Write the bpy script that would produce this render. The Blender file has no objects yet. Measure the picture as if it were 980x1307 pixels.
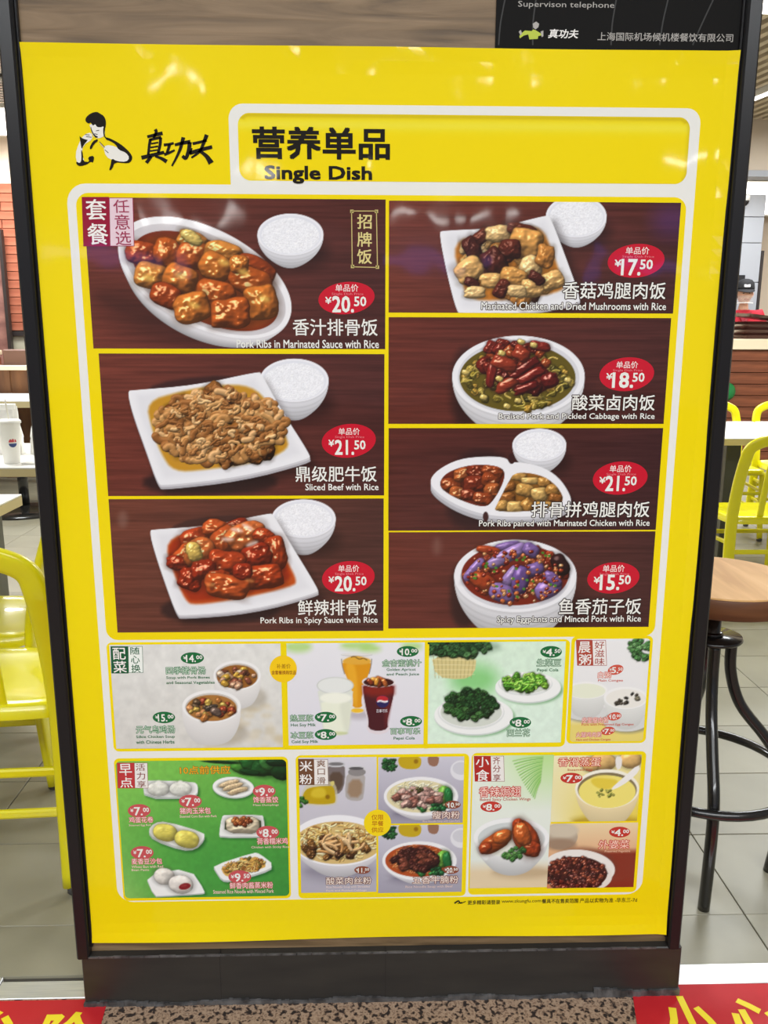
import bpy, math, random
import numpy as np
from mathutils import Vector, Matrix

# ------------------------------------------------------------------ camera, world, lights, exposure
W_PX, H_PX, F_PX = 980, 1307, 1060.0
CAM_D, CAM_H = 1.378, 1.25
scene = bpy.context.scene
COL = scene.collection
CAM_POS = np.array([0.0, -CAM_D, CAM_H])


def cam_axes(yaw, pitch, roll):
    cy, sy, cp, sp = math.cos(yaw), math.sin(yaw), math.cos(pitch), math.sin(pitch)
    f = np.array([sy * cp, cy * cp, -sp])
    r = np.array([cy, -sy, 0.0])
    u = np.cross(r, f)
    cr, sr = math.cos(roll), math.sin(roll)
    return cr * r + sr * u, -sr * r + cr * u, f


AX_R, AX_U, AX_F = cam_axes(math.radians(1.60676), math.radians(12.00972), math.radians(0.16628))
cd = bpy.data.cameras.new('camera')
cam = bpy.data.objects.new('camera', cd)
COL.objects.link(cam)
m = Matrix.Identity(4)
for i in range(3):
    m[i][0], m[i][1], m[i][2], m[i][3] = AX_R[i], AX_U[i], -AX_F[i], CAM_POS[i]
cam.matrix_world = m
cd.sensor_fit = 'VERTICAL'
cd.sensor_height = 24.0
cd.lens = 24.0 * F_PX / H_PX
cd.clip_start = 0.02
scene.camera = cam
scene.view_settings.view_transform = 'Standard'
scene.view_settings.look = 'None'
scene.view_settings.exposure = 0.0
scene.view_settings.gamma = 1.0
world = bpy.data.worlds.new('hall_light')
scene.world = world
world.use_nodes = True
bg = world.node_tree.nodes['Background']
bg.inputs[0].default_value = (0.95, 1.0, 1.03, 1)
bg.inputs[1].default_value = 0.28


def area(name, loc, sx, sy, power, rot=(0, 0, 0), col=(0.955, 1.0, 1.03)):
    l = bpy.data.lights.new(name, 'AREA')
    l.shape = 'RECTANGLE'
    l.size, l.size_y, l.energy, l.color = sx, sy, power, col
    o = bpy.data.objects.new(name, l)
    o.location, o.rotation_euler = loc, rot
    COL.objects.link(o)
    return o


area('concourse_fill', (0.0, -2.3, 3.15), 5.0, 0.9, 62)  # added fill lamps without fittings, placed to light the poster evenly
area('concourse_fill', (0.0, -3.7, 3.15), 5.5, 0.9, 232)
area('dining_light', (2.4, 3.2, 2.93), 1.2, 0.6, 72)
area('dining_light', (4.2, 4.4, 2.93), 1.2, 0.6, 80)  # extra lamp added to brighten the beige bulkhead
area('dining_light', (-2.3, 2.6, 2.93), 1.2, 0.6, 75)
area('dining_light', (0.2, 5.0, 2.93), 1.2, 0.6, 90)
area('dining_light', (-3.0, 5.9, 2.93), 1.2, 0.6, 80)
area('dining_light', (4.2, 7.2, 2.93), 1.2, 0.6, 70)


def lin(c):
    c = np.asarray(c, float)
    return np.where(c <= 0.04045, c / 12.92, ((np.maximum(c, 0.0) + 0.055) / 1.055) ** 2.4)


def rgb(r, g, b):
    v = lin(np.array([r, g, b]) / 255.0)
    return (float(v[0]), float(v[1]), float(v[2]), 1.0)


# ------------------------------------------------------------------ materials
def mat(name, color, rough=0.5, metal=0.0, coat=0.0, emit=None, estr=1.0, alpha=None, spec=0.5):
    mm = bpy.data.materials.new(name)
    mm.use_nodes = True
    b = mm.node_tree.nodes['Principled BSDF']
    b.inputs['Base Color'].default_value = color
    b.inputs['Roughness'].default_value = rough
    b.inputs['Metallic'].default_value = metal
    b.inputs['Coat Weight'].default_value = coat
    b.inputs['Specular IOR Level'].default_value = spec
    if emit:
        b.inputs['Emission Color'].default_value = emit
        b.inputs['Emission Strength'].default_value = estr
    if alpha is not None:
        b.inputs['Alpha'].default_value = alpha
    return mm


def nd(mm, kind, **kw):
    n = mm.node_tree.nodes.new(kind)
    for k, v in kw.items():
        setattr(n, k, v)
    return n


def ramp_mat(name, stops, scale=(1, 1, 1), tex='noise', nscale=5.0, detail=6, rough=0.5, coat=0.0, bump=0.0, distortion=0.0, interp='LINEAR', coord='Object', metal=0.0):
    mm = mat(name, (0.5, 0.5, 0.5, 1), rough, metal, coat)
    L = mm.node_tree.links
    tc = nd(mm, 'ShaderNodeTexCoord')
    mp = nd(mm, 'ShaderNodeMapping')
    mp.inputs['Scale'].default_value = scale
    L.new(tc.outputs[coord], mp.inputs['Vector'])
    if tex == 'noise':
        t = nd(mm, 'ShaderNodeTexNoise')
        t.inputs['Detail'].default_value = detail
        t.inputs['Distortion'].default_value = distortion
        out = t.outputs['Fac']
    elif tex == 'voronoi':
        t = nd(mm, 'ShaderNodeTexVoronoi')
        out = t.outputs['Color']
    t.inputs['Scale'].default_value = nscale
    L.new(mp.outputs[0], t.inputs['Vector'])
    r = nd(mm, 'ShaderNodeValToRGB')
    r.color_ramp.interpolation = interp
    while len(r.color_ramp.elements) < len(stops):
        r.color_ramp.elements.new(0.5)
    for e, (p, c) in zip(r.color_ramp.elements, stops):
        e.position, e.color = p, c
    L.new(out, r.inputs['Fac'])
    b = mm.node_tree.nodes['Principled BSDF']
    L.new(r.outputs['Color'], b.inputs['Base Color'])
    if bump:
        bn = nd(mm, 'ShaderNodeBump')
        bn.inputs['Strength'].default_value = bump
        bn.inputs['Distance'].default_value = 0.01
        L.new(t.outputs[0], bn.inputs['Height'])
        L.new(bn.outputs[0], b.inputs['Normal'])
    return mm


def print_material():
    mm = mat('glossy_print', (1, 1, 1, 1), 0.55, spec=0.1)
    L = mm.node_tree.links
    b = mm.node_tree.nodes['Principled BSDF']
    a = nd(mm, 'ShaderNodeAttribute', attribute_name='Col')
    L.new(a.outputs['Color'], b.inputs['Base Color'])
    b.inputs['Coat Weight'].default_value = 0.55
    b.inputs['Coat Roughness'].default_value = 0.05
    g = nd(mm, 'ShaderNodeNewGeometry')
    mp = nd(mm, 'ShaderNodeMapping')
    mp.inputs['Scale'].default_value = (5.5, 0.01, 3.2)
    n = nd(mm, 'ShaderNodeTexNoise')
    n.inputs['Scale'].default_value = 1.0
    n.inputs['Detail'].default_value = 2.0
    bn = nd(mm, 'ShaderNodeBump')
    bn.inputs['Strength'].default_value = 0.5
    bn.inputs['Distance'].default_value = 0.008
    L.new(g.outputs['Position'], mp.inputs['Vector'])
    L.new(mp.outputs[0], n.inputs['Vector'])
    L.new(n.outputs['Fac'], bn.inputs['Height'])
    L.new(bn.outputs[0], b.inputs['Coat Normal'])
    return mm


M = {}
M['print'] = print_material()
M['black_post'] = mat('black_gloss_frame', rgb(26, 25, 27), 0.3, coat=0.0, spec=0.35)
M['plinth'] = ramp_mat('dark_plinth_laminate', [(0.3, rgb(36, 34, 32)), (0.7, rgb(48, 45, 41))], (1, 1, 5), nscale=6, rough=0.45)
M['joint'] = mat('dark_joint', rgb(38, 34, 32), 0.7)
M['silicone'] = ramp_mat('grey_sealant', [(0.35, rgb(52, 50, 50)), (0.7, rgb(104, 102, 102))], (1, 1, 1), nscale=40, rough=0.4, bump=0.4)
M['panel_wood'] = ramp_mat('grey_brown_wood', [(0.3, rgb(84, 66, 44)), (0.5, rgb(120, 97, 68)), (0.72, rgb(144, 119, 88))], (1.1, 1, 13), nscale=3.2, detail=8, rough=0.55, distortion=1.2, bump=0.15)
M['notice'] = mat('black_notice_print', rgb(20, 19, 18), 0.6, spec=0.1)
M['granite'] = ramp_mat('brown_granite', [(0.0, rgb(26, 22, 20)), (0.40, rgb(52, 42, 38)), (0.46, rgb(136, 110, 90)), (0.56, rgb(176, 150, 126)), (0.66, rgb(128, 100, 80)), (0.8, rgb(190, 170, 148))], nscale=95, detail=2, rough=0.35, distortion=0.2)
M['tile'] = ramp_mat('grey_floor_tile', [(0.3, rgb(134, 130, 112)), (0.7, rgb(152, 147, 127))], nscale=2.5, detail=5, rough=0.42, coord='Object')
M['grout'] = mat('dark_grout', rgb(78, 74, 66), 0.8)
M['steel'] = ramp_mat('brushed_steel_strip', [(0.3, rgb(206, 208, 210)), (0.7, rgb(232, 232, 230))], (1, 20, 1), nscale=12, rough=0.38, metal=0.5)
M['mat_red'] = ramp_mat('red_floor_sticker', [(0.3, rgb(190, 24, 34)), (0.7, rgb(204, 34, 42))], nscale=9, rough=0.6)
M['yellow_paint'] = mat('lime_yellow_paint', rgb(236, 226, 8), 0.28, coat=0.5)
M['rubber'] = mat('grey_rubber', rgb(70, 68, 66), 0.6)
M['white_top'] = mat('white_laminate', rgb(240, 238, 232), 0.3)
M['cream_edge'] = mat('cream_edge_band', rgb(206, 190, 142), 0.5)
M['dark_leg'] = mat('dark_green_grey_leg', rgb(82, 82, 66), 0.4)
M['stool_wood'] = ramp_mat('light_brown_seat_wood', [(0.3, rgb(204, 152, 90)), (0.55, rgb(222, 172, 108)), (0.75, rgb(234, 188, 126))], (9, 1.2, 9), nscale=2.5, detail=7, rough=0.65, distortion=0.8)
M['stool_edge'] = ramp_mat('brown_seat_edge', [(0.3, rgb(92, 56, 30)), (0.7, rgb(118, 74, 42))], (3, 3, 40), nscale=2, rough=0.5)
M['black_metal'] = mat('black_painted_metal', rgb(26, 25, 24), 0.25, coat=0.4)
M['plank'] = ramp_mat('red_brown_plank', [(0.3, rgb(104, 56, 34)), (0.7, rgb(146, 84, 54))], (0.8, 8, 12), nscale=3, rough=0.5)
M['plank_back'] = mat('plank_gap', rgb(48, 26, 18), 0.8)
M['brick'] = ramp_mat('red_orange_brick', [(0.25, rgb(126, 62, 44)), (0.5, rgb(160, 88, 62)), (0.8, rgb(182, 112, 84))], (1, 1, 6), nscale=1.9, detail=4, rough=0.8)
M['mortar'] = mat('brick_joint', rgb(134, 78, 58), 0.9)
M['stone'] = ramp_mat('purple_brown_stone', [(0.3, rgb(116, 76, 68)), (0.7, rgb(156, 110, 98))], (1, 1, 2), nscale=6, rough=0.7)
M['dark_metal'] = mat('dark_trim_metal', rgb(44, 36, 34), 0.5)
M['beige'] = mat('beige_plaster', rgb(228, 212, 192), 0.8)
M['grey_beige'] = mat('grey_beige_panel', rgb(176, 170, 148), 0.7)
M['brown_vinyl'] = mat('brown_vinyl', rgb(120, 88, 74), 0.5)
M['cream'] = mat('cream_cap', rgb(246, 230, 196), 0.5)
M['brown_wood'] = ramp_mat('brown_partition_wood', [(0.3, rgb(88, 56, 32)), (0.7, rgb(134, 90, 52))], (6, 6, 1), nscale=2, rough=0.6)
M['slat'] = mat('taupe_ceiling_slat', rgb(186, 172, 148), 0.7)
M['ceil_dark'] = mat('ceiling_void', rgb(120, 106, 88), 0.9)
M['ceil'] = mat('white_ceiling', rgb(226, 220, 208), 0.9)
M['grey_panel'] = mat('grey_wall_panel', rgb(158, 160, 166), 0.4)
M['lamp'] = mat('lamp_diffuser', rgb(255, 250, 240), 0.5, emit=(1, 0.97, 0.92, 1), estr=4.0)
M['spot'] = mat('spot_diffuser', rgb(255, 250, 240), 0.5, emit=(1, 0.98, 0.95, 1), estr=40.0)
M['blue_sign'] = mat('blue_backlit_sign', rgb(60, 80, 200), 0.5, emit=(0.16, 0.22, 1.0, 1), estr=3.0)
M['white_metal'] = mat('white_metal', rgb(225, 225, 222), 0.4)
M['paper'] = mat('white_paper', rgb(246, 244, 236), 0.7)
M['red_ink'] = mat('red_ink', rgb(206, 70, 76), 0.5)
M['blue_ink'] = mat('blue_ink', rgb(60, 76, 130), 0.5)
M['straw'] = mat('white_straw', rgb(240, 236, 220), 0.4)
M['skin'] = mat('skin', rgb(206, 160, 134), 0.55)
M['polo'] = mat('red_polo_cloth', rgb(176, 24, 44), 0.8)
M['collar'] = mat('dark_red_collar', rgb(126, 16, 34), 0.8)
M['black_cloth'] = mat('black_cloth', rgb(22, 21, 24), 0.85)
M['white_print'] = mat('white_print', rgb(238, 236, 232), 0.6)
M['clear'] = mat('clear_plastic', rgb(235, 235, 235), 0.15, alpha=0.25)
M['eye'] = mat('dark_eye', rgb(40, 30, 28), 0.3)
M['lips'] = mat('lips', rgb(176, 104, 92), 0.5)
M['tray'] = mat('dark_brown_tray', rgb(78, 46, 40), 0.3, coat=0.3)
M['green_glass'] = mat('green_plastic', rgb(34, 128, 66), 0.3)
M['yellow_ink'] = mat('yellow_letter', rgb(250, 226, 40), 0.5)
M['notice_grey'] = mat('notice_grey_letter', rgb(168, 164, 158), 0.5)
M['notice_line'] = mat('notice_faint_line', rgb(34, 33, 31), 0.6)
M['notice_lime'] = mat('notice_lime', rgb(180, 196, 40), 0.5)


# ------------------------------------------------------------------ mesh helpers
class MB:
    def __init__(s):
        s.v, s.f = [], []

    def add(s, vs, fs):
        b = len(s.v)
        s.v += [tuple(map(float, p)) for p in vs]
        s.f += [tuple(i + b for i in f) for f in fs]
        return s

    def box(s, x0, y0, z0, x1, y1, z1, bev=0.0, rot=None):
        if bev <= 0:
            vs = [(x, y, z) for x in (x0, x1) for y in (y0, y1) for z in (z0, z1)]
            fs = [(0, 1, 3, 2), (4, 6, 7, 5), (0, 4, 5, 1), (2, 3, 7, 6), (0, 2, 6, 4), (1, 5, 7, 3)]
            if rot:
                c = Vector(((x0 + x1) / 2, (y0 + y1) / 2, (z0 + z1) / 2))
                vs = [tuple(c + rot @ (Vector(p) - c)) for p in vs]
            return s.add(vs, fs)
        import bmesh
        bm = bmesh.new()
        bmesh.ops.create_cube(bm, size=1)
        for v in bm.verts:
            v.co = Vector(((x0 + x1) / 2 + v.co.x * (x1 - x0), (y0 + y1) / 2 + v.co.y * (y1 - y0), (z0 + z1) / 2 + v.co.z * (z1 - z0)))
        bmesh.ops.bevel(bm, geom=bm.edges[:], offset=bev, segments=1, affect='EDGES', profile=0.5)
        bm.verts.index_update()
        vs = [v.co.copy() for v in bm.verts]
        fs = [tuple(v.index for v in f.verts) for f in bm.faces]
        bm.free()
        if rot:
            c = Vector(((x0 + x1) / 2, (y0 + y1) / 2, (z0 + z1) / 2))
            vs = [c + rot @ (p - c) for p in vs]
        return s.add(vs, fs)

    def lathe(s, prof, n=24, c=(0, 0, 0), cap=True):
        vs, fs = [], []
        for r, z in prof:
            for k in range(n):
                a = 2 * math.pi * k / n
                vs.append((c[0] + r * math.cos(a), c[1] + r * math.sin(a), c[2] + z))
        for i in range(len(prof) - 1):
            for k in range(n):
                k2 = (k + 1) % n
                fs.append((i * n + k, i * n + k2, (i + 1) * n + k2, (i + 1) * n + k))
        if cap:
            fs.append(tuple(range(n - 1, -1, -1)))
            fs.append(tuple((len(prof) - 1) * n + k for k in range(n)))
        return s.add(vs, fs)

    def sweep(s, path, w, h, n=10, up=None, closed=False, p=2.0):
        P = [Vector(q) for q in path]
        N = len(P)
        T = []
        for i in range(N):
            if closed:
                t = P[(i + 1) % N] - P[i - 1]
            else:
                t = P[min(i + 1, N - 1)] - P[max(i - 1, 0)]
            T.append(t.normalized())
        u = Vector(up) if up else Vector((0.3, 0.2, 1))
        vs, fs = [], []
        for i in range(N):
            t = T[i]
            a = (u - t * u.dot(t))
            if a.length < 1e-4:
                a = Vector((1, 0, 0)) - t * t.x
            a.normalize()
            if not up:
                u = a
            b = t.cross(a)
            ww = w[i] if isinstance(w, (list, tuple)) else w
            hh = h[i] if isinstance(h, (list, tuple)) else h
            for k in range(n):
                an = 2 * math.pi * (k + 0.5) / n
                ca, sa = math.cos(an), math.sin(an)
                e = 2.0 / p
                x = math.copysign(abs(ca) ** e, ca) * ww / 2
                y = math.copysign(abs(sa) ** e, sa) * hh / 2
                vs.append(P[i] + b * x + a * y)
        for i in range(N if closed else N - 1):
            j = (i + 1) % N
            for k in range(n):
                k2 = (k + 1) % n
                fs.append((i * n + k, i * n + k2, j * n + k2, j * n + k))
        if not closed:
            fs.append(tuple(range(n - 1, -1, -1)))
            fs.append(tuple((N - 1) * n + k for k in range(n)))
        return s.add(vs, fs)

    def build(s, name, material, parent=None, smooth=False, **tags):
        me = bpy.data.meshes.new(name)
        me.from_pydata(s.v, [], s.f)
        me.materials.append(material)
        if smooth:
            me.polygons.foreach_set('use_smooth', [True] * len(me.polygons))
        me.update()
        o = bpy.data.objects.new(name, me)
        COL.objects.link(o)
        if parent:
            o.parent = parent
        for k, v in tags.items():
            o[k] = v
        return o


def empty(name, loc, label, cat, group=None, rz=0.0):
    o = bpy.data.objects.new(name, None)
    COL.objects.link(o)
    o.location = loc
    o.rotation_euler = (0, 0, rz)
    o.empty_display_size = 0.05
    o['label'], o['category'] = label, cat
    if group:
        o['group'] = group
    return o


def tag(o, label, cat, group=None):
    o['label'], o['category'] = label, cat
    if group:
        o['group'] = group
    return o


def dup(root, loc, rz, label, group=None):
    r = root.copy()
    COL.objects.link(r)
    r.location, r.rotation_euler = loc, (0, 0, rz)
    r['label'] = label
    if group:
        r['group'] = group
    for ch in root.children:
        c = ch.copy()
        COL.objects.link(c)
        c.parent = r
        for g in ch.children:
            d = g.copy()
            COL.objects.link(d)
            d.parent = c
    return r


def struct(o):
    o['kind'] = 'structure'
    return o


def smooth_path(pts, n=6):
    P = [Vector(p) for p in pts]
    out = []
    for i in range(len(P) - 1):
        p0, p1, p2, p3 = P[max(i - 1, 0)], P[i], P[i + 1], P[min(i + 2, len(P) - 1)]
        for k in range(n):
            t = k / n
            out.append(0.5 * ((2 * p1) + (p2 - p0) * t + (2 * p0 - 5 * p1 + 4 * p2 - p3) * t * t + (3 * p1 - p0 - 3 * p2 + p3) * t ** 3))
    out.append(P[-1])
    return out
# ------------------------------------------------------------------ the setting
# floor: tiled dining floor behind the threshold, granite in front
fl = struct(MB().box(-6, 0.06, -0.12, 7, 10, -0.006).build('floor', M['grout']))
gr = struct(MB().box(-6, -16, -0.12, 7, 0.012, 0.0).build('floor', M['granite']))
tile_me = MB().box(-0.2985, -0.1485, -0.02, 0.2985, 0.1485, 0.0, 0.001)
t0 = tile_me.build('tile', M['tile'], fl)
first = True
for j in range(-1, 19):
    for i in range(-7, 5):
        x, y = 0.845 + 0.6 * i + 0.3, 0.21 + 0.3 * j + 0.15
        if j == -1 and abs(x) > 8:
            continue
        o = t0 if first else t0.copy()
        if not first:
            COL.objects.link(o)
            o.parent = fl
        first = False
        o.scale = (1, 0.485, 1) if j == -1 else (1, 1, 1)  # the front row is cut along the threshold
        o.location = (x, 0.138 if j == -1 else y, 0)
far = struct(MB().box(-6, 5.91, -0.02, 7, 10, 0.0).build('floor', M['tile']))
# threshold strips left and right of the board
mb = MB()
mb.box(-1.9, 0.006, -0.02, -0.712, 0.062, 0.002, 0.001)
mb.box(-0.71, 0.006, -0.02, -0.528, 0.05, 0.002, 0.001)
struct(mb.build('trim_1', M['steel']))
struct(MB().box(0.613, 0.012, -0.02, 2.6, 0.064, 0.002, 0.001).build('trim_2', M['steel']))

# ceiling over the dining room
ceil = struct(MB().box(-6, 0.3, 3.03, 2.0, 7.0, 3.12).build('ceiling', M['ceil']))
ceil2 = struct(MB().box(2.0, 0.3, 3.09, 7, 6.0, 3.14).build('ceiling', M['ceil_dark']))
dirv = Vector((0.042, -0.191, 0)).normalized()
ang = math.atan2(dirv.y, dirv.x)
sl = MB().box(-2.1, -0.022, 0, 2.1, 0.022, 0.05)
s0 = None
nrm = Vector((-dirv.y, dirv.x, 0))
for k in range(30):
    o = sl.build('slat', M['slat'], ceil2) if s0 is None else s0.copy()
    if s0 is None:
        s0 = o
    else:
        COL.objects.link(o)
        o.parent = ceil2
    c = Vector((2.75, 3.6, 2.99)) + nrm * (0.095 * (k - 12))
    o.location = c
    o.rotation_euler = (0, 0, ang)
# bulkhead at the end of the slatted ceiling
struct(MB().box(1.9, 6.0, 2.62, 7, 6.12, 3.14).build('wall_bulkhead', M['beige']))
struct(MB().box(1.9, 5.98, 2.57, 7, 6.14, 2.62).build('trim_3', M['grey_panel']))
struct(MB().box(1.9, 6.12, 3.06, 7, 10, 3.14).build('ceiling', M['ceil']))
struct(MB().box(2.2, 9.2, 0, 7, 9.3, 3.1).build('wall_back', M['beige']))
struct(MB().box(-6, 6.95, 0, 2.2, 7.05, 3.1).build('wall_back', M['beige']))
struct(MB().box(2.1, 6.95, 0, 2.2, 9.3, 3.1).build('wall_side', M['beige']))
struct(MB().box(-6.1, 0.2, 0, -6, 7.05, 3.1).build('wall_left', M['beige']))
struct(MB().box(7, 0.2, 0, 7.1, 9.3, 3.1).build('wall_right', M['beige']))
# ceiling of the concourse, behind the camera
struct(MB().box(-6, -16, 3.22, 7, -1.9, 3.3).build('ceiling', M['ceil']))

# brick wall on the left
bw = struct(MB().box(-4.6, 6.9, 1.28, -2.2, 6.945, 2.62).build('wall_brick', M['mortar']))
b0 = None
rnd = random.Random(3)
for r in range(17):
    for c in range(-1, 10):
        x = -4.6 + 0.25 * c + (0.125 if r % 2 else 0) + 0.12
        if x < -4.5 or x > -2.3:
            continue
        if b0 is None:
            b0 = MB().box(-0.121, -0.012, -0.0365, 0.121, 0.01, 0.0365, 0.003).build('brick', M['brick'], bw)
            o = b0
        else:
            o = b0.copy()
            COL.objects.link(o)
            o.parent = bw
        o.location = (x, 6.896 - 0.006 * rnd.random(), 1.322 + 0.078 * r)
struct(MB().box(-4.6, 6.87, 1.235, -2.2, 6.95, 1.28).build('trim_4', M['dark_metal']))
struct(MB().box(-4.6, 6.9, 0.9, -2.2, 6.95, 1.235).build('wall_dado', M['grey_beige']))

# ------------------------------------------------------------------ display board
board = empty('display_board', (0.04, 0.04, 0), 'tall black framed display board with grey-brown wood panel and dark plinth, standing on the threshold', 'display board')
BX = Vector((0.04, 0.04, 0))


def on_board(mb):
    mb.v = [(x - BX.x, y - BX.y, z) for x, y, z in mb.v]
    return mb


on_board(MB().box(-0.514, 0.004, 0.1065, 0.588, 0.09, 2.3)).build('wood_panel', M['panel_wood'], board)
for x0, x1 in ((-0.536, -0.5125), (0.5845, 0.6075)):
    mb = MB().box(x0, -0.014, 0.1, x1, 0.11, 2.32, 0.003)
    on_board(mb).build('post', M['black_post'], board, label='glossy black side post')
for x0, x1 in ((-0.5127, -0.5085), (0.5805, 0.5847)):
    on_board(MB().box(x0, -0.003, 0.12, x1, 0.02, 2.3, 0.001)).build('inner_bead', M['black_post'], board)
on_board(MB().box(-0.536, -0.014, 2.3, 0.6075, 0.11, 2.34, 0.003)).build('top_rail', M['black_post'], board)
pl = on_board(MB().box(-0.528, -0.012, 0.0, 0.612, 0.11, 0.106, 0.002)).build('plinth', M['plinth'], board, label='dark brown plinth')
for x in (-0.27, 0.043):
    on_board(MB().box(x, -0.0124, 0.002, x + 0.0012, 0.0, 0.11)).build('joint_line', M['joint'], pl)
mb = MB()
rnd = random.Random(5)
n = 150
for k in range(n):
    x0 = -0.529 + 1.142 * k / n
    x1 = -0.529 + 1.142 * (k + 1) / n
    hgt = 0.006 + 0.003 * math.sin(k * 0.21) + 0.003 * rnd.random() + (0.008 if k > n * 0.85 else 0)
    mb.box(x0, -0.0155 - 0.002 * rnd.random(), 0.0, x1, -0.01, max(hgt, 0.004))
on_board(mb).build('sealant_bead', M['silicone'], pl, label='ragged grey sealant along the foot')
mb = MB()
for k in range(38):
    x0 = -0.525 + 1.142 * k / 40
    mb.box(x0, -0.0132, 0.1035, x0 + 0.03, -0.011, 0.1062 + 0.001 * (k % 3))
on_board(mb).build('sealant_bead', M['silicone'], pl)


# ------------------------------------------------------------------ chairs
def make_chair(label, loc, rz, group):
    r = empty('dining_chair', loc, label, 'chair', group, rz)
    arch = []
    for sgn in (-1,):
        arch += [(-0.195, -0.21, 0.015), (-0.19, -0.19, 0.2), (-0.186, -0.178, 0.43), (-0.184, -0.2, 0.58), (-0.181, -0.228, 0.68)]
    for k in range(0, 9):
        a = math.pi * (1 - k / 8)
        x = 0.178 * math.copysign(abs(math.cos(a)) ** 0.8, math.cos(a))
        z = 0.725 + 0.09 * abs(math.sin(a)) ** 0.75
        arch.append((x, -0.242 - 0.02 * math.sin(a), z))
    arch += [(0.181, -0.228, 0.68), (0.184, -0.2, 0.58), (0.186, -0.178, 0.43), (0.19, -0.19, 0.2), (0.195, -0.21, 0.015)]
    arch = smooth_path(arch, 4)
    MB().sweep(arch, 0.052, 0.024, 12, up=(0, 1, 0.25), p=3.5).build('back_frame', M['yellow_paint'], r, True)
    # dished seat
    vs, fs = [], []
    nx, ny = 16, 16
    for j in range(ny + 1):
        for i in range(nx + 1):
            u, v = i / nx * 2 - 1, j / ny * 2 - 1
            hw = 0.182 + 0.018 * (v + 1) / 2
            x = u * hw * (1 - 0.06 * v * v * v * v)
            y = v * 0.195 * (1 - 0.05 * u ** 4) + 0.0
            e = max(abs(u), abs(v))
            z = 0.455 - 0.022 * (1 - e ** 2.5) + (0.008 if v < -0.8 else 0)
            if e > 0.99:
                z -= 0.012
            vs.append((x, y, z))
    for j in range(ny):
        for i in range(nx):
            a = j * (nx + 1) + i
            fs.append((a, a + 1, a + nx + 2, a + nx + 1))
    mbs = MB().add(vs, fs)
    rim = [i for i in range(nx + 1)] + [(j + 1) * (nx + 1) - 1 for j in range(1, ny + 1)] + [ny * (nx + 1) + i for i in range(nx - 1, -1, -1)] + [j * (nx + 1) for j in range(ny - 1, 0, -1)]
    b = len(mbs.v)
    for i in rim:
        x, y, z = vs[i]
        mbs.v.append((x, y, z - 0.03))
    for k in range(len(rim)):
        k2 = (k + 1) % len(rim)
        mbs.f.append((rim[k2], rim[k], b + k, b + k2))
    mbs.build('seat', M['yellow_paint'], r, True)
    for sx in (-1, 1):
        MB().sweep(smooth_path([(sx * 0.183, 0.175, 0.43), (sx * 0.187, 0.185, 0.2), (sx * 0.192, 0.2, 0.015)], 4), 0.034, 0.02, 12, up=(0, 1, 0), p=3).build('leg', M['yellow_paint'], r, True)
    for sx in (-1, 1):
        MB().sweep(smooth_path([(sx * 0.06, -0.178, 0.44), (sx * 0.058, -0.205, 0.6), (sx * 0.055, -0.256, 0.8)], 4), 0.03, 0.008, 8, up=(0, 1, 0.2), p=3).build('back_slat', M['yellow_paint'], r, True)
    for z in (0.2, 0.33):
        for sx in (-1, 1):
            MB().sweep([(sx * 0.19, -0.188, z), (sx * 0.187, 0.185, z - 0.02)], 0.012, 0.02, 8, up=(0, 0, 1), p=3).build('stretcher', M['yellow_paint'], r)
    for y, z in ((-0.185, 0.29), (-0.187, 0.19), (0.185, 0.3)):
        MB().sweep([(-0.19, y, z), (0.19, y, z)], 0.012, 0.022, 8, up=(0, 0, 1), p=3).build('stretcher', M['yellow_paint'], r)
    for sx, y in ((-1, -0.21), (1, -0.21), (-1, 0.2), (1, 0.2)):
        MB().lathe([(0.013, 0), (0.017, 0.004), (0.016, 0.016), (0.01, 0.02)], 12, (sx * (0.195 if y < 0 else 0.192), y, 0)).build('foot_glide', M['rubber'], r, True)
    return r


G = 'yellow metal dining chairs'
ch = make_chair('yellow metal chair nearest the board on its left side, arched back turned to the camera', (-0.865, 0.52, 0), 0.06, G)
dup(ch, (-1.076, 0.97, 0), math.radians(90), 'yellow metal chair seen side-on just beyond the nearest left chair', G)
dup(ch, (1.86, 2.42, 0), 0.0, 'yellow metal chair behind the wooden stool, back towards the camera, at the white table', G)
dup(ch, (2.29, 3.79, 0), math.pi, 'yellow metal chair at the far side of the white table, beside the board post', G)
dup(ch, (2.78, 3.79, 0), math.pi, 'yellow metal chair at the far side of the tables, cut by the right photo edge', G)


# ------------------------------------------------------------------ tables
def table(label, x0, y0, x1, y1, legs, group, edge=0.03):
    cx, cy = (x0 + x1) / 2, (y0 + y1) / 2
    r = empty('dining_table', (cx, cy, 0), label, 'table', group)
    MB().box(x0 - cx, y0 - cy, 0.744, x1 - cx, y1 - cy, 0.75, 0.001).build('tabletop', M['white_top'], r)
    MB().box(x0 - cx, y0 - cy, 0.75 - edge - 0.006, x1 - cx, y1 - cy, 0.7438).build('edge_band', M['cream_edge'], r, label='cream coloured table edge')
    for lx, ly in legs:
        MB().box(lx - cx - 0.04, ly - cy - 0.04, 0.012, lx - cx + 0.04, ly - cy + 0.04, 0.75 - edge - 0.006, 0.004).build('leg', M['dark_leg'], r)
        MB().box(lx - cx - 0.055, ly - cy - 0.05, 0.0, lx - cx + 0.055, ly - cy + 0.05, 0.012, 0.003).build('foot', M['dark_leg'], r)
    return r


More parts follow.
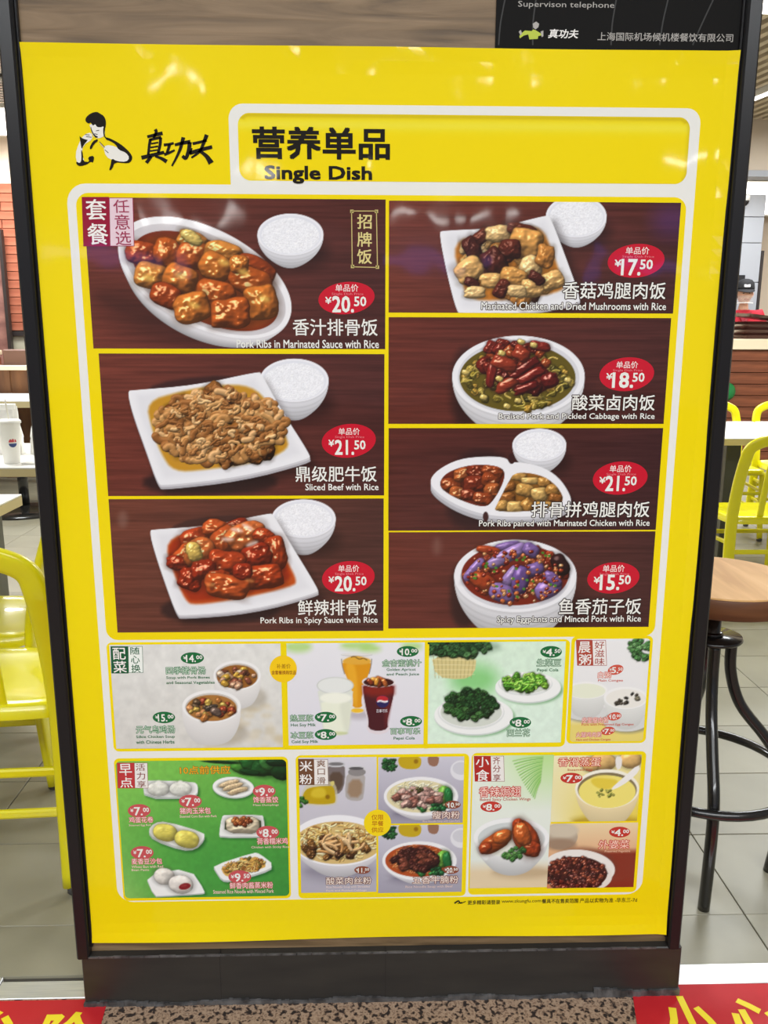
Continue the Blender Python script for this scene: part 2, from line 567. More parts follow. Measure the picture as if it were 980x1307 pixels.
TG = 'white-topped dining tables'
table('white-topped table at the left photo edge beside the nearest yellow chair', -1.86, 0.42, -1.085, 1.262, [(-1.215, 1.22), (-1.78, 0.8)], TG)
table('white-topped table on the left carrying the paper cup and bags', -2.75, 1.81, -1.17, 2.55, [(-2.6, 2.2), (-1.62, 2.2)], TG)
table('farthest white-topped table on the left, before the low wood partition', -4.2, 5.09, -2.2, 5.95, [(-4.0, 5.7), (-2.4, 5.7)], TG, 0.045)
table('white-topped table on the right between facing yellow chairs', 1.2, 2.72, 2.345, 3.56, [(1.3, 3.1), (2.03, 3.1)], TG)
table('white-topped table on the right just past the one beside the post', 2.37, 2.72, 3.6, 3.56, [(2.9, 3.1), (3.5, 3.1)], TG)

# round black pedestal stool base seen under the cup table
ps = empty('pedestal_seat', (-2.42, 4.55, 0), 'black seat on round black base behind the table with the paper cup', 'seat')
MB().lathe([(0.3, 0), (0.3, 0.012), (0.27, 0.03), (0.05, 0.05)], 32).build('base', M['black_metal'], ps, True)
MB().lathe([(0.035, 0.05), (0.035, 0.42)], 16).build('pole', M['black_metal'], ps, True)
MB().lathe([(0.05, 0.42), (0.2, 0.43), (0.21, 0.46), (0.19, 0.475), (0.0, 0.475)], 28).build('seat', M['black_metal'], ps, True)

# ------------------------------------------------------------------ things on the left table
cx, cy = -1.385, 1.93
cup = empty('paper_cup', (cx, cy, 0.75), 'white paper cup with a round red-blue mark and straw on the left table', 'cup')
MB().lathe([(0.029, 0), (0.03, 0.002), (0.042, 0.158), (0.044, 0.16), (0.042, 0.163)], 24).build('cup_body', M['paper'], cup, True)
MB().lathe([(0.046, 0.158), (0.046, 0.165), (0.04, 0.172), (0.012, 0.174)], 24).build('lid', M['paper'], cup, True)
MB().sweep([(0.002, 0, 0.165), (-0.006, 0, 0.25)], 0.006, 0.006, 8).build('straw', M['straw'], cup)


def half_disc(r, up, cyl_r, z, off, n=14):
    vs = [(0, 0)]
    for k in range(n + 1):
        a = math.pi * k / n
        vs.append((r * math.cos(a), r * math.sin(a) * (1 if up else -1)))
    P = []
    for x, h in vs:
        t = x / cyl_r + 0.62
        P.append((cyl_r * math.sin(t), -cyl_r * math.cos(t), z + h))
    return P, [tuple([0, k + 1, k + 2]) if up else tuple([0, k + 2, k + 1]) for k in range(n)]


bod = cup.children[0]
for up, mk in ((True, 'red_ink'), (False, 'blue_ink')):
    P, F = half_disc(0.015, up, 0.0372, 0.085 + (0.001 if up else -0.004), 0)
    MB().add(P, F).build('round_mark', M[mk], bod)


def paper_bag(name, label, cx, cy, w, d, h, rz, seed):
    r = empty(name, (cx, cy, 0.75), label, 'bag', 'white paper bags on the left table', rz)
    rn = random.Random(seed)
    vs, fs = [], []
    n, L = 20, 9
    for j in range(L):
        t = j / (L - 1)
        for k in range(n):
            a = 2 * math.pi * k / n
            ex = 0.45
            x = math.copysign(abs(math.cos(a)) ** ex, math.cos(a)) * w / 2 * (1 - 0.25 * t)
            y = math.copysign(abs(math.sin(a)) ** ex, math.sin(a)) * d / 2 * (1 - 0.85 * t ** 1.3)
            vs.append((x + rn.uniform(-1, 1) * 0.005 * (j > 0), y + rn.uniform(-1, 1) * 0.005 * (j > 0), t * h + rn.uniform(-1, 1) * 0.006 * (0 < j)))
    for j in range(L - 1):
        for k in range(n):
            k2 = (k + 1) % n
            fs.append((j * n + k, j * n + k2, (j + 1) * n + k2, (j + 1) * n + k))
    fs.append(tuple(range(n - 1, -1, -1)))
    fs.append(tuple((L - 1) * n + k for k in range(n)))
    MB().add(vs, fs).build('bag_body', M['paper'], r, False)
    MB().box(-w * 0.36, -0.012, h - 0.012, w * 0.36, 0.012, h + 0.012, 0.003).build('folded_top', M['paper'], r)
    return r


paper_bag('paper_bag', 'crumpled white paper bag standing behind the paper cup', -1.52, 2.2, 0.15, 0.1, 0.2, 0.1, 1)
paper_bag('paper_bag', 'white paper bag leaning by the board post, right of the paper cup', -1.35, 2.2, 0.12, 0.09, 0.2, -0.4, 2)
r = tag(MB().box(-1.33, 1.88, 0.75, -1.25, 1.94, 0.757, 0.002).build('folded_napkin', M['paper']), 'small folded white napkin before the right paper bag', 'napkin')

# ------------------------------------------------------------------ left background pieces
lp = tag(MB().box(-3.9, 6.78, 0.0, -3.35, 6.86, 2.2, 0.006).build('stone_pillar', M['stone']), 'purple-brown stone pillar at the left photo edge before the brick wall', 'pillar')
ed = MB().box(-3.35, 6.76, 1.0, -3.32, 6.82, 2.2).build('edge_strip', M['dark_metal'], None)
ed.parent = lp
bn = empty('bench_seat', (-3.5, 6.2, 0), 'brown vinyl bench end with a cream cap before the pillar', 'bench')
MB().box(0.35, -0.05, 0.45, 0.8, 0.05, 1.12, 0.01).build('backrest', M['brown_vinyl'], bn)
MB().box(-0.9, -0.06, 1.06, 0.31, 0.04, 1.1, 0.004, Matrix.Rotation(-0.02, 3, 'Y')).build('cap', M['cream'], bn, label='cream cap rail')
MB().box(-0.9, -0.04, 0.45, 0.3, 0.03, 1.05, 0.004).build('back_panel', M['brick'], bn)
MB().box(-0.9, -0.08, 0.0, 0.8, 0.18, 0.45, 0.01).build('seat', M['brown_vinyl'], bn)
pt = empty('low_partition', (-3.4, 6.42, 0), 'low brown wood partition with a cream cap behind the farthest left table', 'partition')
pt.location = (-3.4, 5.78 - 0.1 + 0.68, 0)
MB().box(-1.2, -0.5, 0.945, 1.2, -0.4, 0.985, 0.004).build('cap', M['cream'], pt, label='cream cap')
MB().box(-1.2, -0.47, 0.0, 1.2, -0.43, 0.945).build('panel', M['brown_wood'], pt)
for k in range(9):
    MB().box(-1.15 + 0.28 * k, -0.49, 0.0, -1.05 + 0.28 * k, -0.47, 0.945).build('slat', M['brown_wood'], pt)
pt.location = (-3.4, 6.5, 0)
# ceiling vent and light fittings
vt = empty('ceiling_vent', (-2.9, 5.3, 3.03), 'louvred ceiling vent at the top left edge', 'vent')
MB().box(-0.6, -0.3, -0.02, 0.6, 0.3, 0.0).build('backing', M['dark_metal'], vt)
for k in range(9):
    MB().box(-0.6, -0.29 + 0.068 * k, -0.045, 0.6, -0.262 + 0.068 * k, -0.02).build('slat', M['white_metal'], vt)


def panel_light(label, x, y, w, d, z=3.03, rz=0.0, group='flat ceiling lights'):
    r = empty('ceiling_light', (x, y, z), label, 'light', group, rz)
    MB().box(-w / 2 - 0.02, -d / 2 - 0.02, -0.03, w / 2 + 0.02, d / 2 + 0.02, 0.0, 0.003).build('housing', M['white_metal'], r)
    MB().box(-w / 2, -d / 2, -0.036, w / 2, d / 2, -0.03).build('diffuser', M['lamp'], r)
    return r


panel_light('bright flat ceiling light beyond the vent at the top left edge', -3.05, 6.25, 1.2, 0.9)
panel_light('flat ceiling light above the right-hand tables', 2.4, 3.2, 1.2, 0.6, 2.985)
panel_light('added flat ceiling light brightening the beige bulkhead on the right', 4.2, 4.4, 1.2, 0.6, 2.985)  # added fitting, goes with the extra lamp for the bulkhead
panel_light('flat ceiling light above the left-hand tables', -2.3, 2.6, 1.2, 0.6)
panel_light('flat ceiling light behind the display board', 0.2, 5.0, 1.2, 0.6)
r = empty('ceiling_strip_light', (3.08, 4.27, 2.985), 'slim bright strip light across the slatted ceiling at the right', 'light', None, ang)
MB().box(-0.95, -0.03, -0.03, 0.95, 0.03, 0.02, 0.003).build('housing', M['white_metal'], r)
MB().box(-0.94, -0.026, -0.036, 0.94, 0.026, -0.03).build('diffuser', M['lamp'], r)
r = empty('wall_spotlight', (-3.42, 6.7, 2.86), 'small round spotlight glowing against the beige wall above the bricks', 'light')
MB().lathe([(0.03, 0.17), (0.03, 0.06), (0.05, 0.03), (0.05, 0.0)], 16).build('housing', M['white_metal'], r, True)
MB().lathe([(0.044, -0.012), (0.046, 0.0)], 16).build('bulb', M['spot'], r)
lb = empty('light_box', (4.4, 8.95, 2.98), 'bright white light box above the grey panel behind the counter', 'light box')
MB().box(-1.6, -0.02, -0.32, 1.6, 0.05, 0.07, 0.003).build('housing', M['white_metal'], lb)
MB().box(-1.57, -0.03, -0.3, 1.57, -0.02, 0.05).build('diffuser', M['lamp'], lb)
rnd = random.Random(11)
k = 0
for x, y, rr in [(-1.44, -5.7, 0.05), (0.87, -5.7, 0.05), (1.45, -5.7, 0.05), (2.3, -5.6, 0.04),
                 (-3.4, -13, 0.2), (-2.7, -13.2, 0.2), (-2.1, -13, 0.17), (1.0, -13, 0.2), (1.7, -13.2, 0.2), (2.6, -13, 0.17), (0.1, -9, 0.09), (-1.2, -9, 0.09), (3.9, -9, 0.12)]:
    r = empty('downlight', (x, y, 3.22), 'round ceiling downlight of the concourse behind the camera', 'light', 'concourse downlights')
    MB().lathe([(rr + 0.02, 0), (rr + 0.02, -0.02), (rr, -0.02)], 20).build('trim_ring', M['white_metal'], r)
    MB().lathe([(rr, -0.024), (rr * 0.98, -0.03)], 20).build('diffuser', M['spot'], r)

# ------------------------------------------------------------------ stool
st = empty('bar_stool', (0.80, 0.40, 0), 'black metal bar stool with a round light-wood seat, right of the board', 'stool')
MB().lathe([(0.176, 0.6745), (0.18, 0.678), (0.18, 0.716), (0.178, 0.7195)], 64).build('seat_edge', M['stool_edge'], st, True, label='darker brown seat rim')
MB().lathe([(0.1785, 0.7192), (0.176, 0.722), (0.0, 0.722)], 64).build('seat', M['stool_wood'], st, False)
MB().lathe([(0.022, 0.57), (0.019, 0.575), (0.019, 0.676)], 20).build('pole', M['black_metal'], st, True)
MB().lathe([(0.026, 0.584), (0.024, 0.59), (0.02, 0.592)], 16).build('collar', M['black_metal'], st, True)
MB().lathe([(0.066, 0.574), (0.068, 0.577), (0.066, 0.583)], 40).build('top_plate', M['black_metal'], st, True)
for k in range(4):
    a = math.radians(-103 + 90 * k)
    ca, sa = math.cos(a), math.sin(a)
    pr = [(0.045, 0.574), (0.048, 0.5), (0.075, 0.42), (0.135, 0.345), (0.178, 0.28), (0.192, 0.22), (0.19, 0.12), (0.176, 0.0)]
    if k == 0:
        pr = [(0.045, 0.574), (0.05, 0.5), (0.075, 0.42), (0.125, 0.34), (0.168, 0.28), (0.185, 0.22), (0.184, 0.12), (0.174, 0.0)]
    path = smooth_path([(q * ca, q * sa, z) for q, z in pr], 5)
    MB().sweep(path, 0.026, 0.026, 14).build('leg', M['black_metal'], st, True)
ringp = [(0.205 * math.cos(2 * math.pi * k / 48), 0.205 * math.sin(2 * math.pi * k / 48), 0.25) for k in range(48)]
MB().sweep(ringp, 0.022, 0.022, 12, up=(0, 0, 1), closed=True).build('foot_ring', M['black_metal'], st, True)

# ------------------------------------------------------------------ counter, trays, staff
ct = empty('service_counter', (4.3, 7.0, 0), 'service counter faced with red-brown planks under a cream top', 'counter')
MB().box(-1.9, -0.3, 1.125, 1.9, 0.32, 1.225, 0.004).build('countertop', M['cream'], ct, label='thick cream countertop')
MB().box(-1.88, -0.25, 0, 1.88, 0.3, 1.125).build('carcass', M['plank_back'], ct)
p0 = None
for k in range(10):
    for h in range(2):
        if p0 is None:
            p0 = MB().box(-0.937, -0.018, -0.0525, 0.937, 0.0, 0.0525, 0.003).build('plank', M['plank'], ct)
            o = p0
        else:
            o = p0.copy()
            COL.objects.link(o)
            o.parent = ct
        o.location = (-0.94 + 1.88 * h, -0.252 - 0.002 * (k % 2), 1.125 - 0.055 - 0.111 * k)
t0 = None
for k in range(7):
    if t0 is None:
        t0 = empty('serving_tray', (0, 0, 0), '', 'tray', 'brown trays stacked on the counter')
        vs, fs = [], []
        prof = [(0.0, 0.004), (0.84, 0.004), (0.9, 0.012), (0.97, 0.03), (1.0, 0.032), (0.98, 0.026), (0.9, 0.004), (0.84, -0.002), (0.0, -0.002)]
        n = 32
        for q, z in prof:
            for j in range(n):
                a = 2 * math.pi * (j + 0.5) / n
                e = 0.35
                vs.append((0.23 * q * math.copysign(abs(math.cos(a)) ** e, math.cos(a)), 0.165 * q * math.copysign(abs(math.sin(a)) ** e, math.sin(a)), z + 0.002))
        for i in range(len(prof) - 1):
            for j in range(n):
                j2 = (j + 1) % n
                fs.append((i * n + j, i * n + j2, (i + 1) * n + j2, (i + 1) * n + j))
        MB().add(vs, fs).build('tray_body', M['tray'], t0, False)
        o = t0
    else:
        o = dup(t0, (0, 0, 0), 0, '')
    jit = [0, 0.012, -0.01, 0.006, -0.012, 0.01, -0.004, 0.0][k]
    o.location = (3.94 + jit, 6.93 + jit, 1.226 + 0.0265 * k)
    names = ['lowest', 'second lowest', 'third from the bottom', 'fourth from the bottom', 'third from the top', 'just under the tilted one', 'topmost']
    o['label'] = 'dark brown serving tray on the counter, %s of its stack' % names[k]
    o.rotation_euler = (0, 0, 0.04 * jit * 20)
o.location = (3.93, 6.93, 1.226 + 0.0265 * 6 + 0.03)
o.rotation_euler = (0.05, 0.1, 0.3)
o['label'] = 'tilted topmost dark brown tray of the stack, before the person in the red polo'

# grey panel behind the counter
gp = empty('grey_wall_panel', (3.8, 8.35, 0), 'tall grey panelled unit behind the person in the black cap', 'panel')
for z0, z1 in ((0, 1.85), (1.856, 2.28), (2.286, 2.56), (2.566, 2.8)):
    MB().box(-0.6, -0.03, z0, 0.74, 0.3, z1, 0.004).build('panel', M['grey_panel'], gp)
MB().box(0.745, -0.03, 0, 0.775, 0.3, 2.2).build('dark_strip', M['dark_metal'], gp, label='narrow dark strip')
mn = empty('wall_monitor', (4.3, 8.29, 1.87), 'black monitor partly hidden behind the cap of the person', 'monitor')
MB().box(-0.2, -0.02, -0.05, 0.06, 0.03, 0.06, 0.004).build('screen', M['black_cloth'], mn)
MB().box(-0.15, -0.015, -0.16, -0.03, 0.03, -0.055, 0.004).build('paper_sheet', M['paper'], mn, label='white sheet below the screen')
sc = empty('security_camera', (4.26, 8.25, 2.72), 'small white dome camera at the top of the grey panel', 'camera')
MB().lathe([(0.05, 0.07), (0.06, 0.05), (0.06, 0.0)], 18).build('mount', M['white_metal'], sc, True)
MB().lathe([(0.055, 0.0), (0.048, -0.03), (0.025, -0.05), (0.0, -0.055)], 18).build('dome', M['black_post'], sc, True)
gb = empty('round_sign', (3.575, 6.7275, 0.72), 'small green domed round sign on the plank counter front, beside the board post', 'sign')
rim = MB().lathe([(0.088, 0.0), (0.09, 0.006), (0.085, 0.012)], 32)
dome = MB().lathe([(0.084, 0.011), (0.078, 0.024), (0.055, 0.038), (0.025, 0.045), (0.0, 0.046)], 32)
for mb_, nm in ((rim, 'rim'), (dome, 'domed_face')):
    mb_.v = [(x, -z, y) for x, y, z in mb_.v]
    mb_.build(nm, M['green_glass'], gb, True)

# person behind the counter
PX, PY = 4.135, 7.76
ps = empty('person', (PX, PY, 0), 'person behind the counter in black cap, red polo and clear mouth shield, looking down', 'person', None, math.radians(-12))


def skinned(name, chain, edges, material, parent, sub=2):
    me = bpy.data.meshes.new(name)
    me.from_pydata([c[0] for c in chain], edges, [])
    me.materials.append(material)
    o = bpy.data.objects.new(name, me)
    COL.objects.link(o)
    o.parent = parent
    mod = o.modifiers.new('skin', 'SKIN')
    mod.use_smooth_shade = True
    for i, c in enumerate(chain):
        sv = me.skin_vertices[0].data[i]
        sv.radius = c[1] if isinstance(c[1], tuple) else (c[1], c[1])
        sv.use_root = i == 0
    sb = o.modifiers.new('sub', 'SUBSURF')
    sb.levels = sb.render_levels = sub
    return o


J = [((0, 0, 0.98), (0.15, 0.11)), ((0, 0, 1.15), (0.135, 0.1)), ((0, 0, 1.33), (0.15, 0.11)), ((0, 0, 1.47), (0.085, 0.075)), ((0, -0.01, 1.55), (0.055, 0.055)), ((0, -0.02, 1.63), (0.05, 0.05)),
     ((-0.17, 0, 1.43), 0.06), ((-0.235, -0.02, 1.2), 0.045), ((-0.17, -0.2, 1.1), 0.035), ((-0.13, -0.27, 1.09), 0.028),
     ((0.17, 0, 1.43), 0.06), ((0.235, -0.02, 1.2), 0.045), ((0.17, -0.2, 1.1), 0.035), ((0.13, -0.27, 1.09), 0.028),
     ((-0.09, 0, 0.88), 0.09), ((-0.1, 0, 0.5), 0.06), ((-0.1, 0.01, 0.1), 0.042), ((-0.1, -0.12, 0.04), 0.035),
     ((0.09, 0, 0.88), 0.09), ((0.1, 0, 0.5), 0.06), ((0.1, 0.01, 0.1), 0.042), ((0.1, -0.12, 0.04), 0.035)]
Eg = [(0, 1), (1, 2), (2, 3), (3, 4), (4, 5), (2, 6), (6, 7), (7, 8), (8, 9), (2, 10), (10, 11), (11, 12), (12, 13), (0, 14), (14, 15), (15, 16), (16, 17), (0, 18), (18, 19), (19, 20), (20, 21)]
for s_, w in ((-1, 9), (1, 13)):
    b = J[w][0]
    for q, (dx, ln) in enumerate(((0.024, 0.065), (0.008, 0.075), (-0.008, 0.07), (-0.023, 0.055))):
        i = len(J)
        J.append(((b[0] + dx, b[1] - 0.035, b[2] - 0.004), 0.009))
        J.append(((b[0] + dx * 1.2, b[1] - 0.035 - ln * 0.6, b[2] - 0.014), 0.0085))
        J.append(((b[0] + dx * 1.2, b[1] - 0.035 - ln, b[2] - 0.035), 0.008))
        Eg += [(w, i), (i, i + 1), (i + 1, i + 2)]
    i = len(J)
    J.append(((b[0] - s_ * 0.035, b[1] - 0.02, b[2] - 0.01), 0.01))
    J.append(((b[0] - s_ * 0.048, b[1] - 0.05, b[2] - 0.02), 0.009))
    Eg += [(w, i), (i, i + 1)]
skinned('body', J, Eg, M['skin'], ps, 1)
# clothes
skinned('polo_shirt', [((0, 0, 0.96), (0.165, 0.125)), ((0, 0, 1.15), (0.155, 0.12)), ((0, 0, 1.33), (0.17, 0.13)), ((0, 0, 1.5), (0.1, 0.09)),
                       ((-0.175, 0, 1.475), 0.08), ((-0.225, -0.01, 1.27), 0.062), ((0.175, 0, 1.475), 0.08), ((0.225, -0.01, 1.27), 0.062)],
        [(0, 1), (1, 2), (2, 3), (2, 4), (4, 5), (2, 6), (6, 7)], M['polo'], ps, 2)
skinned('trousers', [((0, 0, 0.97), (0.165, 0.12)), ((-0.095, 0, 0.85), 0.1), ((-0.1, 0, 0.5), 0.075), ((-0.1, 0.01, 0.08), 0.062), ((0.095, 0, 0.85), 0.1), ((0.1, 0, 0.5), 0.075), ((0.1, 0.01, 0.08), 0.062)],
        [(0, 1), (1, 2), (2, 3), (0, 4), (4, 5), (5, 6)], M['black_cloth'], ps, 2)
for s_ in (-1, 1):
    MB().add([(s_ * 0.015, -0.13, 1.395), (s_ * 0.075, -0.085, 1.51), (s_ * 0.045, -0.07, 1.535), (s_ * 0.0, -0.118, 1.42)], [(0, 1, 2, 3)]).build('collar', M['collar'], ps)
MB().box(0.07, -0.145, 1.375, 0.125, -0.13, 1.4, 0.002).build('name_badge', M['white_print'], ps, label='white print on the chest')
MB().box(-0.14, -0.14, 1.35, -0.1, -0.128, 1.375, 0.002).build('name_badge', M['white_print'], ps)
# head
vs, fs = [], []
nu, nv = 24, 18
for j in range(nv + 1):
    th = math.pi * j / nv
    for i in range(nu):
        ph = 2 * math.pi * i / nu
        x, y, z = math.sin(th) * math.sin(ph), -math.sin(th) * math.cos(ph), math.cos(th)
        fx = 0.077 * (1 - 0.28 * max(0, -z) ** 1.5)
        X, Y, Z = x * fx, y * 0.095, z * 0.118
        if y < -0.7 and abs(x) < 0.25 and -0.35 < z < 0.1:
            Y -= 0.018 * (1 - abs(x) / 0.25) * (1 - abs(z + 0.12) / 0.25 if abs(z + 0.12) < 0.25 else 0)
        vs.append((X, Y - 0.02, Z + 1.69))
for j in range(nv):
    for i in range(nu):
        i2 = (i + 1) % nu
        fs.append((j * nu + i, (j + 1) * nu + i, (j + 1) * nu + i2, j * nu + i2))
head = MB().add(vs, fs).build('head', M['skin'], ps, True)
for s_ in (-1, 1):
    MB().lathe([(0.001, -0.008), (0.011, 0), (0.001, 0.008)], 12, (s_ * 0.03, -0.103, 1.7)).build('eye', M['eye'], head, True)
    MB().box(s_ * 0.03 - 0.018, -0.112, 1.722, s_ * 0.03 + 0.018, -0.1, 1.728, 0.001).build('eyebrow', M['eye'], head)
    MB().lathe([(0.002, -0.03), (0.014, -0.01), (0.016, 0.015), (0.002, 0.03)], 10, (s_ * 0.079, -0.01, 1.69)).build('ear', M['skin'], head, True)
MB().box(-0.02, -0.107, 1.636, 0.02, -0.095, 1.644, 0.002).build('mouth', M['lips'], head)
MB().lathe([(0.08, -0.02), (0.083, 0.02), (0.08, 0.05), (0.055, 0.075), (0.0, 0.085)], 20, (0, 0.0, 1.68)).build('hair', M['eye'], head, True)
cap = MB().lathe([(0.093, 0.0), (0.096, 0.03), (0.088, 0.08), (0.065, 0.11), (0.03, 0.123), (0.0, 0.125)], 28, (0, -0.018, 1.73)).build('cap', M['black_cloth'], ps, True, label='black cap with a white mark')
vs, fs = [], []
n = 14
for k in range(n + 1):
    a = math.pi * k / n
    for q in range(4):
        rr = (0.092, 0.12, 0.15, 0.168)[q]
        vs.append((math.cos(a) * (0.092 + 0.0 * q), -0.018 - math.sin(a) * rr, 1.738 - 0.012 * q * math.sin(a)))
for k in range(n):
    for q in range(3):
        a = k * 4 + q
        fs.append((a, a + 1, a + 5, a + 4))
br = MB().add(vs, fs).build('brim', M['black_cloth'], cap, True)
sd = br.modifiers.new('thick', 'SOLIDIFY')
sd.thickness = 0.004
MB().add([(-0.03, -0.108, 1.79), (0.03, -0.108, 1.79), (0.03, -0.116, 1.765), (-0.03, -0.116, 1.765)], [(0, 3, 2, 1)]).build('cap_mark', M['white_print'], cap)
vs, fs = [], []
for k in range(15):
    a = math.pi * (0.12 + 0.76 * k / 14)
    for z in (0, 1):
        vs.append((math.cos(a) * 0.085, -0.03 - math.sin(a) * (0.105 + 0.012 * z), 1.6 + 0.075 * z))
for k in range(14):
    fs.append((2 * k, 2 * k + 1, 2 * k + 3, 2 * k + 2))
sh = MB().add(vs, fs).build('mouth_shield', M['clear'], ps, True, label='clear plastic mouth shield')
MB().sweep([vs[2 * k] for k in range(15)], 0.008, 0.012, 8, up=(0, 0, 1)).build('shield_rim', M['white_print'], sh)

for x, w, nm in ((-5.0, 2.6, 'left of the camera axis'), (1.2, 1.5, 'beside the middle of the hall'), (5.6, 2.2, 'at the right end of the hall')):
    bs = empty('hanging_sign', (x, -15.5, 2.72), 'blue backlit sign hanging far behind the camera, ' + nm, 'sign', 'blue backlit hall signs')
    MB().box(-w / 2, -0.06, -0.14, w / 2, 0.0, 0.14, 0.004).build('housing', M['dark_metal'], bs)
    MB().box(-w / 2 + 0.03, 0.0, -0.12, w / 2 - 0.03, 0.01, 0.12).build('face', M['blue_sign'], bs)
    for s_ in (-1, 1):
        MB().box(s_ * w * 0.4 - 0.01, -0.04, 0.14, s_ * w * 0.4 + 0.01, -0.02, 0.5).build('hanger', M['dark_metal'], bs)
# ------------------------------------------------------------------ the printed menu poster
LAY = 0.00014


def uv(px, py):
    d = AX_F * F_PX + AX_R * (px - W_PX / 2) - AX_U * (py - H_PX / 2)
    t = CAM_D / d[1]
    return CAM_POS[0] + d[0] * t, CAM_POS[2] + d[2] * t


def to_px(X, Z):
    vx, vy, vz = X - CAM_POS[0], CAM_D, Z - CAM_POS[2]
    w = vx * AX_F[0] + vy * AX_F[1] + vz * AX_F[2]
    r = vx * AX_R[0] + vy * AX_R[1] + vz * AX_R[2]
    u = vx * AX_U[0] + vy * AX_U[1] + vz * AX_U[2]
    return W_PX / 2 + F_PX * r / w, H_PX / 2 - F_PX * u / w


class Fr:
    """coordinate frame of a measured enlargement: origin and scale"""
    def __init__(s, ox, oy, k):
        s.ox, s.oy, s.k = ox, oy, k

    def px(s, x, y):
        return s.ox + x / s.k, s.oy + y / s.k


ID = Fr(0, 0, 1)


class PM:
    """print mesh: flat coloured shapes on the poster plane"""
    def __init__(s):
        s.v, s.f, s.c = [], [], []

    def uvpoly(s, pts, col, lay):
        b = len(s.v)
        s.v += [(x, -lay * LAY, z) for x, z in pts]
        s.f.append(tuple(range(b, b + len(pts))))
        s.c += [col] * len(pts) if not isinstance(col, list) else col

    def poly(s, fr, pts, col, lay):
        s.uvpoly([uv(*fr.px(x, y)) for x, y in pts], col, lay)

    def ellipse(s, fr, cx, cy, rx, ry, col, lay, ang=0, n=40):
        ca, sa = math.cos(math.radians(ang)), math.sin(math.radians(ang))
        s.poly(fr, [(cx + rx * math.cos(t) * ca + ry * math.sin(t) * sa, cy - rx * math.cos(t) * sa + ry * math.sin(t) * ca) for t in [2 * math.pi * k / n for k in range(n)]], col, lay)

    def rrect(s, fr, x0, y0, x1, y1, r, col, lay):
        (a, b), (c, d) = uv(*fr.px(x0, y0)), uv(*fr.px(x1, y1))
        s.uvpoly(rr_pts(a, b, c, d, r * 0.00142 / fr.k), col, lay)

    def stroke(s, fr, pts, w, col, lay, taper=0.0):
        P = smooth_path([(x, y, 0) for x, y in pts], 5) if len(pts) > 2 else [Vector((x, y, 0)) for x, y in pts]
        N = len(P)
        L, R_ = [], []
        for i, p in enumerate(P):
            t = (P[min(i + 1, N - 1)] - P[max(i - 1, 0)]).normalized()
            nn = Vector((-t.y, t.x, 0))
            ww = (w[0] + (w[1] - w[0]) * i / (N - 1)) / 2 if isinstance(w, tuple) else w / 2
            L.append((p.x + nn.x * ww, p.y + nn.y * ww))
            R_.append((p.x - nn.x * ww, p.y - nn.y * ww))
        for i in range(N - 1):
            s.poly(fr, [L[i], L[i + 1], R_[i + 1], R_[i]], col, lay)

    def text(s, fr, body, x0, y0, x1, y1, col, lay, bold=0.0, outline=None, obold=0.07, skew=0.0):
        (a, zt), (c, zb) = uv(*fr.px(x0, y0)), uv(*fr.px(x1, y1))
        V, F = glyphs(body, 0.0)
        mn, mx = V.min(0), V.max(0)
        sx, sz = (c - a) / (mx[0] - mn[0]), (zt - zb) / (mx[1] - mn[1])
        for bd, cc, ly, nn in ((obold * 0.62, outline, lay, 8), (bold * 0.55, col, lay + 1, 4)):
            if cc is None:
                continue
            offs = [(0, 0)] if bd == 0 else [(bd * math.cos(math.pi * 2 * (q + 0.5) / nn), bd * math.sin(math.pi * 2 * (q + 0.5) / nn)) for q in range(nn)]
            for q, (dx, dy) in enumerate(offs):
                b = len(s.v)
                yy = -(ly + 0.05 * q) * LAY
                for x, y in V:
                    X, Y = x - mn[0] + dx, y - mn[1] + dy
                    s.v.append((a + X * sx + skew * Y * sz, yy, zb + Y * sz))
                s.f += [tuple(i + b for i in f) for f in F]
                s.c += [cc] * len(V)

    def build(s, name, parent, label=None):
        me = bpy.data.meshes.new(name)
        me.from_pydata(s.v, [], s.f)
        at = me.color_attributes.new('Col', 'FLOAT_COLOR', 'POINT')
        cc = np.ones((len(s.v), 4), np.float32)
        cc[:, :3] = lin(np.array(s.c, float).reshape(-1, 3) / 255.0)
        at.data.foreach_set('color', cc.ravel())
        me.materials.append(M['print'])
        o = bpy.data.objects.new(name, me)
        COL.objects.link(o)
        o.parent = parent
        if label:
            o['label'] = label
        return o


def rr_pts(x0, z1, x1, z0, r, n=6):
    pts = []
    for cx, cz, a0 in ((x1 - r, z1 - r, 0), (x0 + r, z1 - r, 90), (x0 + r, z0 + r, 180), (x1 - r, z0 + r, 270)):
        for k in range(n + 1):
            a = math.radians(a0 + 90 * k / n)
            pts.append((cx + r * math.cos(a), cz + r * math.sin(a)))
    return pts


_gl = {}


def glyphs(body, bold):
    key = (body, round(bold, 3))
    if key in _gl:
        return _gl[key]
    c = bpy.data.curves.new('lettering', 'FONT')
    c.body, c.size, c.resolution_u, c.offset = body, 1.0, 2, bold
    o = bpy.data.objects.new('lettering', c)
    COL.objects.link(o)
    me = bpy.data.meshes.new_from_object(o)
    V = np.array([(v.co.x, v.co.y) for v in me.vertices]) if len(me.vertices) else np.zeros((1, 2))
    F = [tuple(p.vertices) for p in me.polygons]
    bpy.data.objects.remove(o)
    bpy.data.curves.remove(c)
    bpy.data.meshes.remove(me)
    _gl[key] = (V, F)
    return V, F


